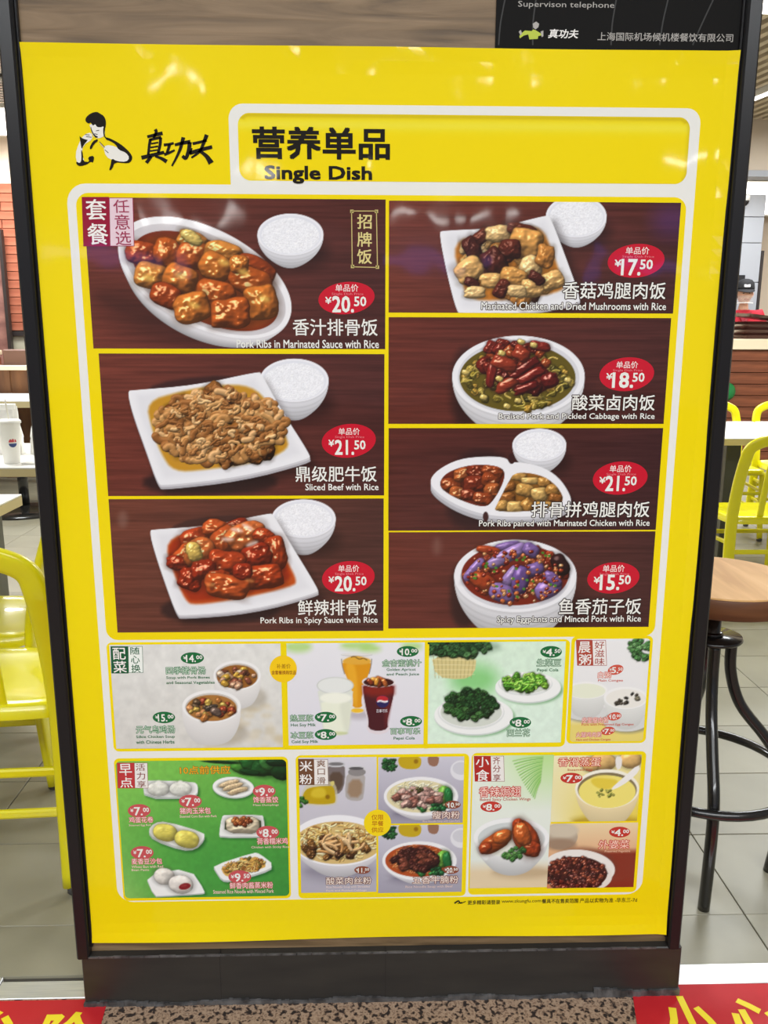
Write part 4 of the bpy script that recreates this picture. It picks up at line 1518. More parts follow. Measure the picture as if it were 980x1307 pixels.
# 2 sliced beef
A = Fr(110, 440, 2.513)
c = Canvas(A, 40, 28, 955, 483)
c.wood(2)
c.poly([(190, 118), (560, 88), (560, 200), (195, 200)], (52, 30, 30), soft=8, op=0.8)
c.poly([(190, 400), (620, 400), (600, 480), (180, 480)], (38, 24, 24), soft=14, op=0.8)
c.ricebowl(667, 114, 110, 69, 108, 2)
plate = [(132, 148), (150, 146), (350, 130), (552, 86), (562, 92), (620, 200), (718, 352), (716, 366), (500, 424), (250, 452), (230, 446), (190, 330), (150, 220)]
square_plate(c, plate, [(192, 182), (300, 150), (420, 128), (530, 130), (590, 190), (640, 290), (652, 335), (560, 375), (380, 402), (280, 408), (240, 350), (210, 270)], (196, 142, 40))
c.chunks(34, (432, 268, 185, 108, 12), (26, 40), [(122, 72, 28), (140, 88, 38), (108, 60, 24)], 21, spec=0.35, rough=0.35, amb=0.3)
rn = random.Random(8)
c.strands(300, (432, 262, 206, 126, 10), 66, 22, [(176, 126, 72), (188, 140, 84), (156, 104, 54), (200, 156, 104), (142, 90, 44)], 22, spec=0.08, curl=1.7, shade=0.42)
c.strands(90, (432, 255, 190, 112, 10), 46, 11, [(206, 164, 112), (150, 98, 50), (190, 144, 90), (126, 78, 36)], 23, spec=0.12, curl=2.0, shade=0.5)
pic = c.build('dish_picture', poster, 'picture of sliced beef on a square white plate')
price(A, 842, 308, 87, 54, '21.50', pic, (798, 306, 858, 352))
names(A, pic, '鼎级肥牛饭', (671, 390, 931, 439), 'Sliced Beef with Rice', (703, 446, 937, 466))

# 3 spicy pork ribs
A = Fr(120, 630, 2.579)
c = Canvas(A, 48, 18, 952, 451)
c.wood(3, (106, 58, 44), (66, 40, 38))
c.poly([(240, 86), (590, 60), (590, 200), (245, 200)], (60, 36, 34), soft=6, op=0.8)
c.poly([(222, 340), (620, 330), (600, 425), (222, 425)], (44, 28, 28), soft=12, op=0.8)
c.ell(95, 85, 16, 26, (150, 120, 110), soft=14, op=0.4)
c.ricebowl(690, 82, 105, 63, 102, 3)
plate = [(182, 122), (196, 118), (380, 106), (578, 64), (590, 68), (650, 170), (738, 314), (736, 326), (520, 384), (290, 402), (272, 396), (230, 280), (200, 190)]
square_plate(c, plate, [(230, 152), (350, 118), (520, 110), (600, 150), (640, 230), (668, 286), (655, 305), (480, 346), (330, 368), (300, 352), (262, 260)], (190, 78, 22), 12)
c.poly([(236, 158), (350, 126), (520, 118), (596, 156), (634, 236), (656, 288), (470, 336), (330, 356), (306, 344), (268, 262)], (160, 46, 14), soft=10)
rib = [(176, 62, 24), (196, 84, 34), (154, 44, 18), (206, 106, 50)]
for i, (x, y, sx, sy, a, k, pp) in enumerate([(330, 150, 46, 30, -20, 0, 3), (400, 115, 40, 26, 10, 1, 3), (470, 108, 36, 20, -20, 2, 3), (300, 205, 50, 30, -40, 1, 3), (275, 228, 34, 22, 10, 2, 3), (430, 150, 44, 36, -30, 1, 3.2),
                                          (500, 140, 60, 44, -15, 3, 3), (560, 140, 34, 22, 30, 0, 3), (595, 195, 36, 48, -10, 0, 3), (530, 205, 48, 36, -20, 2, 3), (350, 200, 46, 46, 20, 3, 3), (440, 225, 56, 34, 12, 0, 3),
                                          (318, 280, 36, 34, 10, 2, 3), (360, 250, 36, 30, 0, 2, 3), (410, 280, 34, 26, 0, 0, 3), (555, 275, 60, 36, -8, 0, 4), (435, 305, 66, 36, 8, 1, 4), (490, 255, 30, 24, 0, 2, 3)]):
    c.chunk(x, y, sx * 1.1, sy * 1.12, a, rib[k], p=pp, spec=0.8, seed=i + 60, rough=0.24, gloss=12)
c.chunk(330, 190, 34, 24, 70, (226, 190, 96), spec=0.6, seed=95)
for x, y, a in ((470, 120, 10), (505, 110, 30), (520, 165, -20), (440, 150, 0)):
    c.ell(x, y, 20, 7, (244, 222, 214), a, soft=7, op=0.7)
for x, y in ((390, 306), (520, 292)):
    c.ell(x, y, 10, 15, (90, 36, 14), 10, soft=6, op=0.8)
    c.ell(x - 8, y - 6, 14, 6, (232, 160, 90), 10, soft=6, op=0.5)
pic = c.build('dish_picture', poster, 'picture of spicy red pork ribs on a square white plate')
price(A, 837, 276, 87, 54, '20.50', pic, (793, 272, 859, 320))
names(A, pic, '鲜辣排骨饭', (671, 350, 930, 399), 'Pork Ribs in Spicy Sauce with Rice', (548, 407, 933, 430))

# 4 chicken and mushrooms
A = Fr(490, 230, 2.333)
c = Canvas(A, 15, 61, 860, 397)
c.wood(4)
c.ell(860, 120, 60, 50, (84, 50, 120), soft=46, op=0.5)  # purple reflection of a distant sign, painted into the print
c.ell(120, 200, 140, 60, (90, 60, 70), soft=60, op=0.25)
c.ricebowl(572, 108, 90, 62, 66, 4)
plate = [(163, 156), (176, 150), (330, 144), (484, 104), (494, 108), (530, 200), (584, 350), (578, 366), (420, 396), (230, 398), (216, 388), (190, 290)]
square_plate(c, plate, [(200, 184), (300, 160), (400, 136), (470, 140), (500, 210), (532, 300), (536, 330), (420, 352), (250, 362), (232, 300)], (196, 120, 40), 8)
pal = [(222, 160, 84), (236, 184, 112), (200, 132, 62), (240, 200, 136), (96, 40, 28), (206, 142, 76), (80, 34, 26)]
c.chunks(30, (368, 258, 140, 92, 16), (20, 32), pal, 41, p=3.2, spec=0.45, rough=0.22)
for i, (x, y, sx, sy, a, k) in enumerate([(290, 168, 26, 18, -40, 4), (262, 205, 22, 34, -30, 6), (340, 160, 34, 22, 0, 3), (410, 148, 42, 16, 10, 4), (420, 190, 46, 40, 10, 0), (375, 205, 30, 26, 0, 4), (330, 245, 30, 40, -40, 6),
                                      (252, 268, 40, 30, -30, 1), (435, 265, 30, 34, 20, 3), (480, 225, 24, 30, 10, 2), (322, 300, 34, 20, 0, 1), (384, 290, 36, 26, 20, 0), (262, 306, 22, 12, 30, 6), (350, 325, 26, 18, -60, 4), (500, 300, 34, 24, -20, 1),
                                      (440, 322, 30, 24, 10, 1), (272, 335, 28, 16, 0, 3), (395, 330, 26, 16, 10, 3), (455, 292, 24, 14, 40, 6)]):
    c.chunk(x, y, sx * 1.12, sy * 1.15, a, pal[k], p=3.4, spec=0.35, seed=i + 130, rough=0.2)
pic = c.build('dish_picture', poster, 'picture of chicken and mushrooms on a square white plate')
price(A, 750, 240, 85, 50, '17.50', pic, (708, 236, 761, 283), dx=3)
names(A, pic, '香菇鸡腿肉饭', (533, 303, 836, 354), 'Marinated Chicken and Dried Mushrooms with Rice', (290, 363, 838, 387), out=(50, 24, 20))

# 5 braised pork and pickled cabbage
A = Fr(490, 400, 2.513)
c = Canvas(A, 15, 12, 896, 354)
c.wood(5, (100, 46, 36), (64, 34, 34))
c.poly([(216, 120), (300, 100), (300, 360), (214, 360)], (46, 26, 26), soft=20, op=0.7)
c.bowl(431, 202, 212, 130, 96, base=0.72, rim=0.92, rings=True)
c.ell(428, 206, 186, 108, (98, 84, 26))
c.chunks(110, (428, 210, 176, 98, 4), (9, 16), [(150, 130, 44), (112, 98, 30), (86, 76, 24), (178, 154, 70), (72, 66, 26), (190, 150, 60)], 51, spec=0.35, rough=0.3, p=2.4)
c.strands(60, (428, 215, 176, 92, 4), 40, 6, [(160, 142, 60), (90, 82, 30), (196, 170, 84)], 52, spec=0.15)
c.chunks(46, (428, 168, 132, 72, 8), (15, 26), [(116, 34, 22), (140, 46, 26), (92, 24, 18), (164, 72, 34), (126, 40, 30)], 53, p=3.4, spec=0.75, rough=0.2)
for i, (x, y, sx, sy, a) in enumerate([(345, 195, 16, 44, 12), (400, 225, 46, 18, -30), (450, 175, 50, 16, -35), (470, 200, 46, 16, -28), (385, 160, 40, 22, 20), (530, 215, 26, 24, -20), (500, 105, 34, 16, 12), (440, 130, 30, 24, 30), (455, 240, 40, 14, -20)]):
    c.chunk(x, y, sx, sy, a, [(128, 36, 28), (154, 56, 34), (104, 26, 22)][i % 3], p=3.4, spec=0.8, seed=i + 170)
for x, y in ((378, 128), (440, 92), (480, 102), (370, 210), (262, 190), (395, 298), (430, 280), (590, 215), (320, 270)):
    c.chunk(x, y, 12, 9, 20, (224, 196, 110), spec=0.5, seed=int(x))
pic = c.build('dish_picture', poster, 'picture of braised pork and pickled cabbage in a white bowl')
price(A, 778, 195, 88, 54, '18.50', pic, (734, 190, 796, 238))
names(A, pic, '酸菜卤肉饭', (604, 261, 866, 311), 'Braised Pork and Pickled Cabbage with Rice', (368, 320, 866, 344), out=(50, 24, 20))

# 6 ribs paired with chicken
A = Fr(490, 540, 2.513)
c = Canvas(A, 15, 16, 871, 342)
c.wood(6, (84, 40, 34), (56, 32, 34))
c.poly([(216, 86), (420, 90), (400, 342), (186, 342)], (40, 24, 26), soft=20, op=0.7)
c.ricebowl(498, 70, 86, 52, 78, 6)
pl = [(143, 188), (170, 150), (240, 114), (330, 106), (392, 110), (402, 128), (424, 124), (500, 136), (560, 172), (598, 230), (600, 262), (540, 292), (440, 302), (330, 296), (240, 268), (170, 224)]
c.poly([(x + 12, y + 26) for x, y in pl], (20, 14, 16), soft=18, op=0.6)
c.poly([(x, y + 22) for x, y in pl], (176, 176, 182))
c.poly([(x, y + 10) for x, y in pl], (204, 204, 210))
c.poly(pl, (236, 236, 240))
c.ell(409, 114, 11, 17, (58, 30, 30))
c.ell(326, 300, 9, 16, (64, 36, 36))
fl_ = [(176, 192), (200, 158), (270, 134), (350, 134), (388, 150), (384, 190), (350, 250), (322, 272), (250, 250), (190, 218)]
fr_ = [(420, 156), (500, 164), (550, 196), (578, 240), (560, 268), (460, 284), (352, 284), (362, 262), (398, 190)]
c.poly(fl_, (112, 40, 22))
c.poly(fr_, (150, 96, 36))
m1, m2 = c.pmask(fl_), c.pmask(fr_)
for i, (x, y, sx, sy, a) in enumerate([(215, 200, 34, 24, 10), (255, 165, 32, 22, -10), (300, 155, 34, 24, 10), (350, 155, 34, 20, 15), (240, 225, 30, 20, 20), (290, 195, 36, 28, -10), (340, 185, 30, 24, 20), (345, 215, 26, 24, 0), (270, 230, 26, 18, 0), (318, 242, 32, 20, 10)]):
    c.chunk(x, y, sx, sy, a, [(150, 66, 30), (176, 92, 44), (128, 46, 24)][i % 3], p=3, spec=0.7, seed=200 + i, clip=m1, rough=0.25)
for i, (x, y, sx, sy, a) in enumerate([(430, 172, 26, 14, 10), (470, 185, 30, 12, 0), (515, 190, 22, 16, 0), (400, 205, 24, 16, -10), (450, 215, 30, 22, 10), (500, 228, 26, 22, 0), (540, 215, 22, 18, 0), (395, 240, 26, 18, 0), (375, 265, 24, 18, 0), (420, 268, 26, 18, 0), (460, 265, 22, 20, 50), (550, 240, 22, 14, 10), (510, 265, 26, 14, 0)]):
    c.chunk(x, y, sx, sy, a, [(206, 156, 82), (222, 180, 106), (190, 136, 66), (150, 92, 40)][i % 4], p=3.4, spec=0.4, seed=230 + i, clip=m2)
pic = c.build('dish_picture', poster, 'picture of a divided leaf-shaped dish with ribs and chicken')
price(A, 757, 176, 88, 53, '21.50', pic, (712, 170, 771, 217))
names(A, pic, '排骨拼鸡腿肉饭', (474, 252, 849, 301), 'Pork Ribs paired with Marinated Chicken with Rice', (305, 311, 850, 335), out=(40, 22, 22))

# 7 spicy eggplant
c = Canvas(A, 15, 350, 848, 653)
c.wood(7, (102, 48, 38), (60, 36, 36))
c.ell(170, 395, 14, 26, (140, 110, 100), soft=16, op=0.4)
c.poly([(212, 450), (300, 440), (300, 652), (212, 652)], (50, 30, 28), soft=14, op=0.8)
c.bowl(421, 490, 196, 116, 112, base=0.74, rim=0.9, rings=True)
c.ell(420, 486, 172, 98, (120, 36, 20))
c.chunks(46, (420, 482, 160, 88, 0), (10, 18), [(150, 46, 24), (176, 66, 34), (120, 34, 20), (196, 96, 50)], 71, spec=0.7, rough=0.3)
EGP = [(124, 96, 160), (142, 112, 176), (106, 78, 142), (156, 128, 186)]
for i, (x, y, sx, sy, a, k) in enumerate([(395, 395, 42, 15, -12, 0), (335, 408, 40, 14, 10, 4), (395, 425, 70, 22, -28, 3), (470, 408, 28, 22, 30, 0), (288, 470, 48, 16, -50, 1), (410, 490, 38, 22, -50, 3), (480, 470, 34, 22, -20, 0), (565, 455, 36, 26, 60, 5),
                                      (320, 510, 46, 28, 30, 4), (378, 545, 44, 30, 20, 1), (437, 505, 28, 46, 10, 2), (525, 530, 46, 30, -30, 1), (540, 500, 34, 18, 40, 0)]):
    col = EGP[k] if k < 4 else [(170, 66, 30), (44, 20, 24)][k - 4]
    c.chunk(x, y, sx, sy, a, col, p=2.8, spec=0.35, seed=300 + i, rough=0.06, wob=0.08)
c.chunks(120, (420, 488, 160, 92, 0), (4, 8), [(176, 60, 30), (206, 110, 60), (150, 40, 24), (214, 150, 96), (130, 34, 20)], 72, spec=0.8, rough=0.2, wob=0.1)
rn = random.Random(73)
for i in range(26):
    a, q = rn.uniform(0, 6.28), math.sqrt(rn.random())
    c.ell(420 + 150 * q * math.cos(a), 480 + 84 * q * math.sin(a), 5, 4, (70, 130, 40), 20)
pic = c.build('dish_picture', poster, 'picture of purple eggplant and minced pork in a white bowl')
price(A, 735, 496, 84, 50, '15.50', pic, (694, 487, 752, 534))
names(A, pic, '鱼香茄子饭', (562, 563, 822, 612), 'Spicy Eggplants and Minced Pork with Rice', (363, 619, 822, 642), out=(40, 22, 22))

# ------------------------------------------------------------------ second row
A = Fr(120, 805, 3.92)
c = Canvas(A, 76, 70, 945, 581)
c.grad((226, 226, 222), (214, 212, 206))
c.speck(np.ones_like(c.u), 0.05, 9, 4)
for i in range(60):
    rn = random.Random(400 + i)
    x, y = rn.uniform(560, 950), rn.uniform(370, 590)
    c.ell(x, y, 26, 14, (206, 192, 160) if i % 2 else (222, 214, 196), 0, soft=14, op=0.45)


def pot(c, cx, cy, rx, ry, depth, food, seed, soup):
    c.ell(cx + rx * 0.3, cy + depth * 1.0, rx * 0.95, ry * 0.8, (150, 138, 118), soft=24, op=0.45)
    for k in range(11):
        t = 1 - k / 10
        q = 1 - 0.22 * t ** 3
        c.ell(cx, cy + depth * t, rx * q, ry * q, [v * (0.86 + 0.11 * (1 - t)) for v in (238, 236, 234)])
    c.ell(cx, cy, rx, ry, (240, 239, 238))
    c.ell(cx, cy + 4, rx * 0.9, ry * 0.86, (202, 196, 188))
    c.ell(cx, cy + 8, rx * 0.86, ry * 0.8, soup)
    c.chunks(26, (cx, cy + 14, rx * 0.74, ry * 0.62, 0), (12, 24), food, seed, spec=0.4, rough=0.2)


pot(c, 716, 222, 118, 74, 112, [(150, 84, 60), (196, 150, 120), (206, 160, 60), (110, 62, 44), (214, 186, 160)], 81, (150, 96, 40))
pot(c, 588, 378, 146, 82, 132, [(190, 120, 60), (206, 170, 80), (150, 60, 36), (216, 150, 96), (90, 70, 50)], 82, (170, 116, 56))
c.chunk(585, 385, 34, 14, -20, (70, 60, 52), seed=5)
c.chunk(610, 405, 30, 20, 30, (110, 90, 80), seed=6)
pic = c.build('side_dish_picture', poster, 'picture of two white soup pots')
tagbox(A, pic, (83, 77, 170, 213), (26, 90, 56), [('配', 93, 85, 160, 143), ('菜', 96, 151, 165, 208)], (170, 77, 243, 210), (240, 244, 238), (26, 100, 60), [('随', 181, 81, 229, 118), ('心', 184, 124, 230, 162), ('换', 186, 168, 234, 207)])


def green_names(fr, parent, items, bd=0.0, fillc=(206, 226, 206), edge=GRN, ob=0.05):
    for body, *b in items:
        q = PM()
        q.text(fr, body, *b, fillc, 7, bd, edge, ob * 1.9)
        q.build('dish_name' if edge else 'caption', parent)


small_price(A, 492, 136, 58, 29, '14.00', pic, GRN)
small_price(A, 350, 433, 56, 29, '15.00', pic, GRN)
green_names(A, pic, [('四季猪骨汤', 360, 180, 558, 216), ('元气乌鸡汤', 210, 475, 405, 511)])
green_names(A, pic, [('Soup with Pork Bones', 362, 227, 580, 242), ('and Seasonal Vegetables', 362, 252, 604, 268), ('Silkie Chicken Soup', 211, 523, 405, 538), ('with Chinese Herbs', 211, 548, 403, 563)], 0.03, GRN, None)

A = Fr(350, 805, 4.9)
c = Canvas(A, 76, 78, 932, 708)
c.grad((232, 232, 236), (222, 220, 230))
for x, y, rx, ry in ((150, 100, 80, 34), (520, 92, 100, 26), (600, 110, 60, 22), (860, 96, 60, 26)):
    c.ell(x, y, rx, ry, (166, 214, 110), soft=30, op=0.75)
# juice
for k in range(3):
    c.ell(525, 525, 70, 26, (170, 160, 170), soft=26, op=0.3)
gl = [(416, 150), (612, 150), (606, 220), (584, 300), (556, 380), (548, 440), (562, 500), (540, 516), (500, 516), (478, 500), (488, 440), (484, 380), (450, 300), (424, 220)]
c.poly(gl, (228, 226, 226), n=1)
c.poly([(424, 190), (606, 190), (600, 240), (578, 300), (552, 380), (544, 440), (552, 480), (488, 480), (494, 440), (488, 380), (458, 300), (430, 240)], (222, 150, 24), n=1)
c.poly([(440, 200), (500, 196), (520, 300), (520, 470), (500, 470), (490, 380), (460, 290)], (238, 178, 50), soft=14, op=0.7)
c.poly([(426, 182), (500, 152), (560, 165), (606, 180), (600, 206), (520, 214), (430, 204)], (226, 170, 60), soft=6)
c.line([(470, 170), (500, 156), (530, 180), (560, 168), (590, 190)], 6, (120, 86, 30), 0.2)
c.ell(515, 150, 98, 10, (120, 120, 116), soft=3, op=0.3)
c.ell(515, 148, 94, 7, (236, 234, 230), soft=3, op=0.8)
c.line([(418, 152), (424, 220), (448, 296)], 5, (90, 80, 70), 0.2, op=0.7, soft=3)
c.line([(611, 152), (606, 220), (586, 296)], 5, (90, 80, 70), 0.2, op=0.7, soft=3)
c.ell(518, 498, 40, 14, (240, 190, 50), soft=5)
# soy milk
c.poly([(264, 340), (498, 340), (478, 500), (466, 630), (440, 656), (330, 656), (305, 630), (292, 500)], (222, 226, 216), n=1)
c.poly([(290, 430), (486, 430), (474, 540), (462, 628), (436, 640), (330, 640), (310, 620), (300, 520)], (236, 240, 220), n=1, soft=8)
c.poly([(400, 420), (488, 420), (472, 620), (440, 640)], (214, 218, 200), n=1, soft=18, op=0.6)
c.ell(381, 342, 116, 54, (206, 210, 206))
c.ell(381, 342, 108, 48, (230, 233, 230))
c.ell(384, 420, 98, 34, (244, 246, 232), soft=10)
c.ell(400, 640, 60, 10, (190, 200, 130), soft=8, op=0.6)
# cola
c.poly([(546, 320), (758, 320), (756, 400), (730, 500), (714, 560), (722, 630), (650, 652), (576, 630), (582, 560), (566, 500), (550, 400)], (226, 216, 222), n=1)
c.poly([(554, 330), (750, 330), (748, 400), (722, 500), (706, 560), (712, 612), (650, 630), (586, 612), (590, 560), (576, 500), (558, 400)], (74, 26, 34), n=1)
c.poly([(554, 330), (750, 330), (746, 410), (560, 410)], (130, 36, 28), n=1, soft=26)
c.poly([(690, 420), (736, 420), (704, 600), (690, 600)], (110, 36, 40), n=1, soft=16, op=0.7)
c.ell(652, 318, 104, 36, (232, 224, 226))
c.ell(652, 322, 94, 28, (60, 20, 18))
for i, (x, y, k) in enumerate(((630, 305, 0), (660, 300, 1), (600, 320, 2), (690, 325, 1), (655, 330, 2), (640, 318, 0))):
    c.chunk(x, y, 26, 14, 20 * i, [(236, 160, 60), (206, 110, 50), (150, 60, 30)][k], p=3.5, spec=0.6, seed=500 + i)
c.ell(677, 442, 40, 38, (40, 36, 90))
c.poly([(638, 430), (645, 412), (677, 404), (706, 414), (716, 432), (690, 444), (664, 438), (640, 446)], (190, 40, 50), n=1)
c.line([(640, 444), (664, 436), (690, 446), (715, 438)], 11, (236, 232, 236), 0)
pic = c.build('side_dish_picture', poster, 'picture of soy milk, juice and cola glasses')
p = PM()
p.text(A, '百事可乐', 638, 490, 708, 510, (226, 222, 230), 6, 0.01)
p.build('cola_lettering', pic)
for (x, y, v) in ((321, 540, '7.00'), (321, 648, '8.00'), (834, 129, '10.00'), (855, 566, '8.00')):
    small_price(A, x, y, 68, 34, v, pic, GRN)
green_names(A, pic, [('热豆浆', 100, 525, 245, 565), ('冰豆浆', 103, 632, 245, 672), ('金杏蜜桃汁', 675, 180, 918, 222), ('百事可乐', 725, 608, 912, 645)])
green_names(A, pic, [('Hot Soy Milk', 104, 579, 259, 601), ('Cold Soy Milk', 108, 684, 274, 705), ('Golden Apricot', 702, 233, 884, 254), ('and Peach Juice', 702, 263, 905, 282), ('Pepsi Cola', 746, 662, 878, 683)], 0.03, GRN, None)

A = Fr(530, 805, 3.0625)
c = Canvas(A, 48, 45, 568, 436)
c.grad((214, 238, 214), (222, 242, 226), 0.4, 0.8)
c.speck(np.ones_like(c.u), 0.04, 6, 8)
c.ell(230, 190, 90, 60, (120, 200, 110), soft=50, op=0.8)
c.poly([(62, 92), (240, 96), (232, 170), (180, 192), (80, 180)], (214, 200, 140), n=1)
for k in range(11):
    c.line([(70 + 16 * k, 96), (78 + 14 * k, 184)], 3, (166, 150, 90), 0, op=0.6)
for k in range(4):
    c.line([(64 + 3 * k, 112 + 20 * k), (236 - 2 * k, 116 + 18 * k)], 3, (236, 226, 176), 0, op=0.7)
c.chunks(60, (165, 60, 122, 40, 0), (12, 22), [(40, 84, 44), (56, 104, 56), (28, 64, 36), (74, 120, 70)], 91, spec=0.15, rough=0.5, amb=0.35)
c.ell(240, 62, 90, 26, (28, 66, 36), soft=20, op=0.3)
for (cx, cy, rx, ry, ix, iy) in ((440, 220, 128, 58, 96, 40), (228, 330, 154, 74, 120, 62)):
    c.ell(cx + 8, cy + 10, rx, ry, (90, 150, 90), soft=9, op=0.7)
    c.ell(cx, cy + 6, rx, ry, (206, 214, 210))
    c.ell(cx, cy, rx, ry, (242, 244, 242))
    c.ell(cx - 10, cy - 12, ix + 10, iy + 6, (222, 226, 224))
    c.ell(cx - 10, cy - 16, ix + 6, iy + 2, (244, 245, 244))
    c.ell(cx - 10, cy - 12, ix, iy - 4, (210, 216, 206))
c.chunks(30, (430, 202, 86, 26, 0), (12, 22), [(96, 160, 40), (130, 190, 60), (70, 130, 34), (156, 206, 84)], 92, spec=0.4, rough=0.4)
c.strands(50, (430, 200, 90, 34, 0), 44, 7, [(110, 180, 50), (150, 206, 80), (66, 130, 36)], 93, spec=0.2)
c.chunks(80, (220, 290, 98, 54, 0), (11, 20), [(30, 72, 34), (44, 92, 42), (22, 54, 28), (60, 104, 52)], 94, spec=0.18, rough=0.6, amb=0.35)
pic = c.build('side_dish_picture', poster, 'picture of green vegetables on white saucers')
small_price(A, 530, 82, 42, 23, '4.50', pic, GRN)
small_price(A, 410, 358, 42, 22, '8.00', pic, GRN)
green_names(A, pic, [('生菜豆', 475, 110, 568, 138), ('西兰花', 358, 384, 446, 412)])
green_names(A, pic, [('Pepsi Cola', 476, 147, 558, 161)], 0.03, GRN, None)

# porridge
SAL = (206, 84, 66)
c = Canvas(A, 624, 32, 889, 431, corner=0.007)
c.grad((236, 236, 236), (232, 232, 232))
c.mix(ALL, np.clip((c.w - 0.72) / 0.12, 0, 1), (232, 214, 120))
c.chunks(24, (880, 70, 44, 40, 0), (10, 18), [(74, 130, 70), (110, 160, 100), (60, 104, 56)], 95, spec=0.2, rough=0.5)
for (cx, cy, rx, ry, dp, soup) in ((668, 232, 82, 34, 76, (232, 236, 214)), (822, 262, 86, 44, 80, (236, 234, 226))):
    c.ell(cx + 6, cy + dp + 18, rx * 1.05, ry * 0.9, (120, 120, 116), soft=10, op=0.7)
    c.ell(cx, cy + dp + 12, rx * 1.02, ry * 0.9, (214, 216, 214))
    for k in range(9):
        t = 1 - k / 8
        c.ell(cx, cy + dp * t, rx * (1 - 0.3 * t * t), ry, [v * (0.86 + 0.1 * (1 - t)) for v in (236, 238, 234)])
    c.ell(cx, cy, rx, ry, (242, 242, 240))
    c.ell(cx, cy + 3, rx * 0.9, ry * 0.84, soup)
c.chunks(12, (826, 266, 58, 24, 0), (5, 10), [(70, 64, 54), (44, 44, 40), (120, 116, 96)], 96, spec=0.2)
pic = c.build('side_dish_picture', poster, 'picture of two bowls of rice porridge')
tagbox(A, pic, (627, 35, 690, 136), (176, 74, 58), [('晨', 638, 42, 683, 86), ('粥', 640, 92, 685, 132)], (690, 36, 744, 136), (240, 236, 232), (170, 80, 70), [('好', 701, 41, 737, 70), ('滋', 702, 74, 737, 102), ('味', 703, 106, 738, 133)])
small_price(A, 782, 152, 31, 19, '5.50', pic, SAL, 14)
small_price(A, 777, 334, 28, 16, '10.00', pic, SAL, 10)
small_price(A, 752, 391, 28, 16, '7.00', pic, SAL, 10)
SL = (250, 228, 220)
green_names(A, pic, [('白粥', 714, 160, 764, 184), ('皮蛋瘦肉粥', 650, 338, 752, 360), ('火腿鸡肉粥', 628, 395, 726, 415)], 0.0, SL, SAL)
green_names(A, pic, [('Plain Congee', 714, 189, 810, 200), ('Pork with Preserved Egg Congee', 650, 362, 852, 371), ('Ham and Chicken Congee', 628, 421, 762, 430)], 0.02, SAL, None)

p = PM()
p.ellipse(ID, 361.5, 853.5, 17.4, 17.2, (246, 204, 22), 8)
p.text(ID, '补差价', 353, 847, 371, 853, (160, 96, 20), 9, 0.0)
p.text(ID, '含套餐换购饮品', 346.5, 855.5, 378, 860.5, (150, 60, 20), 9, 0.02)
p.build('round_sticker', poster, 'round yellow mark between soups and drinks')
p = PM()
for x in (363.5, 544.5):
    p = PM()
    (xa, _), (_, za), (_, zb) = uv(x, 886), uv(x, 822), uv(x, 955)
    p.uvpoly([(xa - 0.003, za), (xa + 0.003, za), (xa + 0.003, zb), (xa - 0.003, zb)], YEL, 6)
    p.build('yellow_border', poster)

# ------------------------------------------------------------------ third row
A = Fr(130, 950, 3.92)
PK = (200, 84, 88)
c = Canvas(A, 68, 84, 938, 757, corner=0.009)
t = np.clip(1.15 - c.u * 0.5 - c.w * 0.5, 0, 1)[..., None]
c.c[...] = np.array((44, 128, 50.)) * (1 - t) + np.array((126, 196, 84.)) * t
c.mix(ALL, np.exp(-((c.u - 0.5) / 0.5) ** 2 - ((c.w - 0.75) / 0.35) ** 2) * 0.5, (58, 150, 60))
c.mix(ALL, np.clip(1 - c.u / 0.25, 0, 1) * np.clip((c.w - 0.5) * 1.5, 0, 1), (150, 204, 110))
c.speck(np.ones_like(c.u), 0.05, 5, 2)
for i, (x, y, rx, ry, a, col) in enumerate([(700, 120, 60, 30, 20, (70, 140, 50)), (760, 105, 80, 40, 30, (34, 96, 40)), (840, 110, 90, 46, -10, (30, 84, 36)), (900, 120, 60, 60, 10, (22, 66, 30)), (740, 140, 50, 14, 10, (20, 62, 28)), (820, 100, 40, 24, 40, (56, 122, 54)), (880, 90, 60, 20, 0, (16, 50, 26)), (600, 88, 90, 8, 3, (20, 60, 30))]):
    c.chunk(x, y, rx, ry, a, col, p=2.1, spec=0.1, rough=0.05, seed=600 + i)
DG = (22, 84, 36)


def tray(c, pts, lift=10):
    c.poly([(x + 10, y + lift * 1.8) for x, y in pts], DG, soft=12, op=0.7, n=1)
    c.poly([(x, y + lift) for x, y in pts], (190, 196, 194), n=1)
    c.poly(pts, (240, 242, 240), n=1)


tray(c, [(205, 190), (230, 178), (460, 186), (482, 205), (478, 250), (430, 262), (215, 262)])
for x in (284, 393):
    c.chunk(x, 222, 56, 36, 0, (236, 238, 228), p=2.1, spec=0.05, rough=0.03, seed=3, amb=0.72, wob=0.02)
    for k in range(7):
        c.line([(x, 190), (x - 30 + 10 * k, 212 + 4 * abs(k - 3) % 3), (x - 44 + 14.5 * k, 234)], 3, (206, 208, 196), 0, op=0.5)
    c.ell(x, 190, 12, 10, (240, 240, 232), soft=6)
c.ell(662, 224, 104, 54, DG, 3, soft=12, op=0.7)
c.ell(658, 216, 104, 54, (200, 204, 204), 3)
c.ell(657, 213, 102, 50, (242, 243, 242), 3)
c.ell(657, 214, 84, 38, (216, 218, 214), 3)
for i, (x, y) in enumerate(((635, 196), (655, 212), (680, 232))):
    c.chunk(x, y, 52, 15, -16, (222, 198, 158), p=2.2, spec=0.15, seed=620 + i, rough=0.15, amb=0.6)
    for k in range(7):
        c.ell(x - 40 + 13 * k, y + 4 - 3.5 * k + 6, 4, 5, (180, 150, 110), soft=4, op=0.6)
tray(c, [(230, 430), (262, 392), (320, 384), (512, 440), (514, 470), (470, 516), (400, 520), (260, 470)], 12)
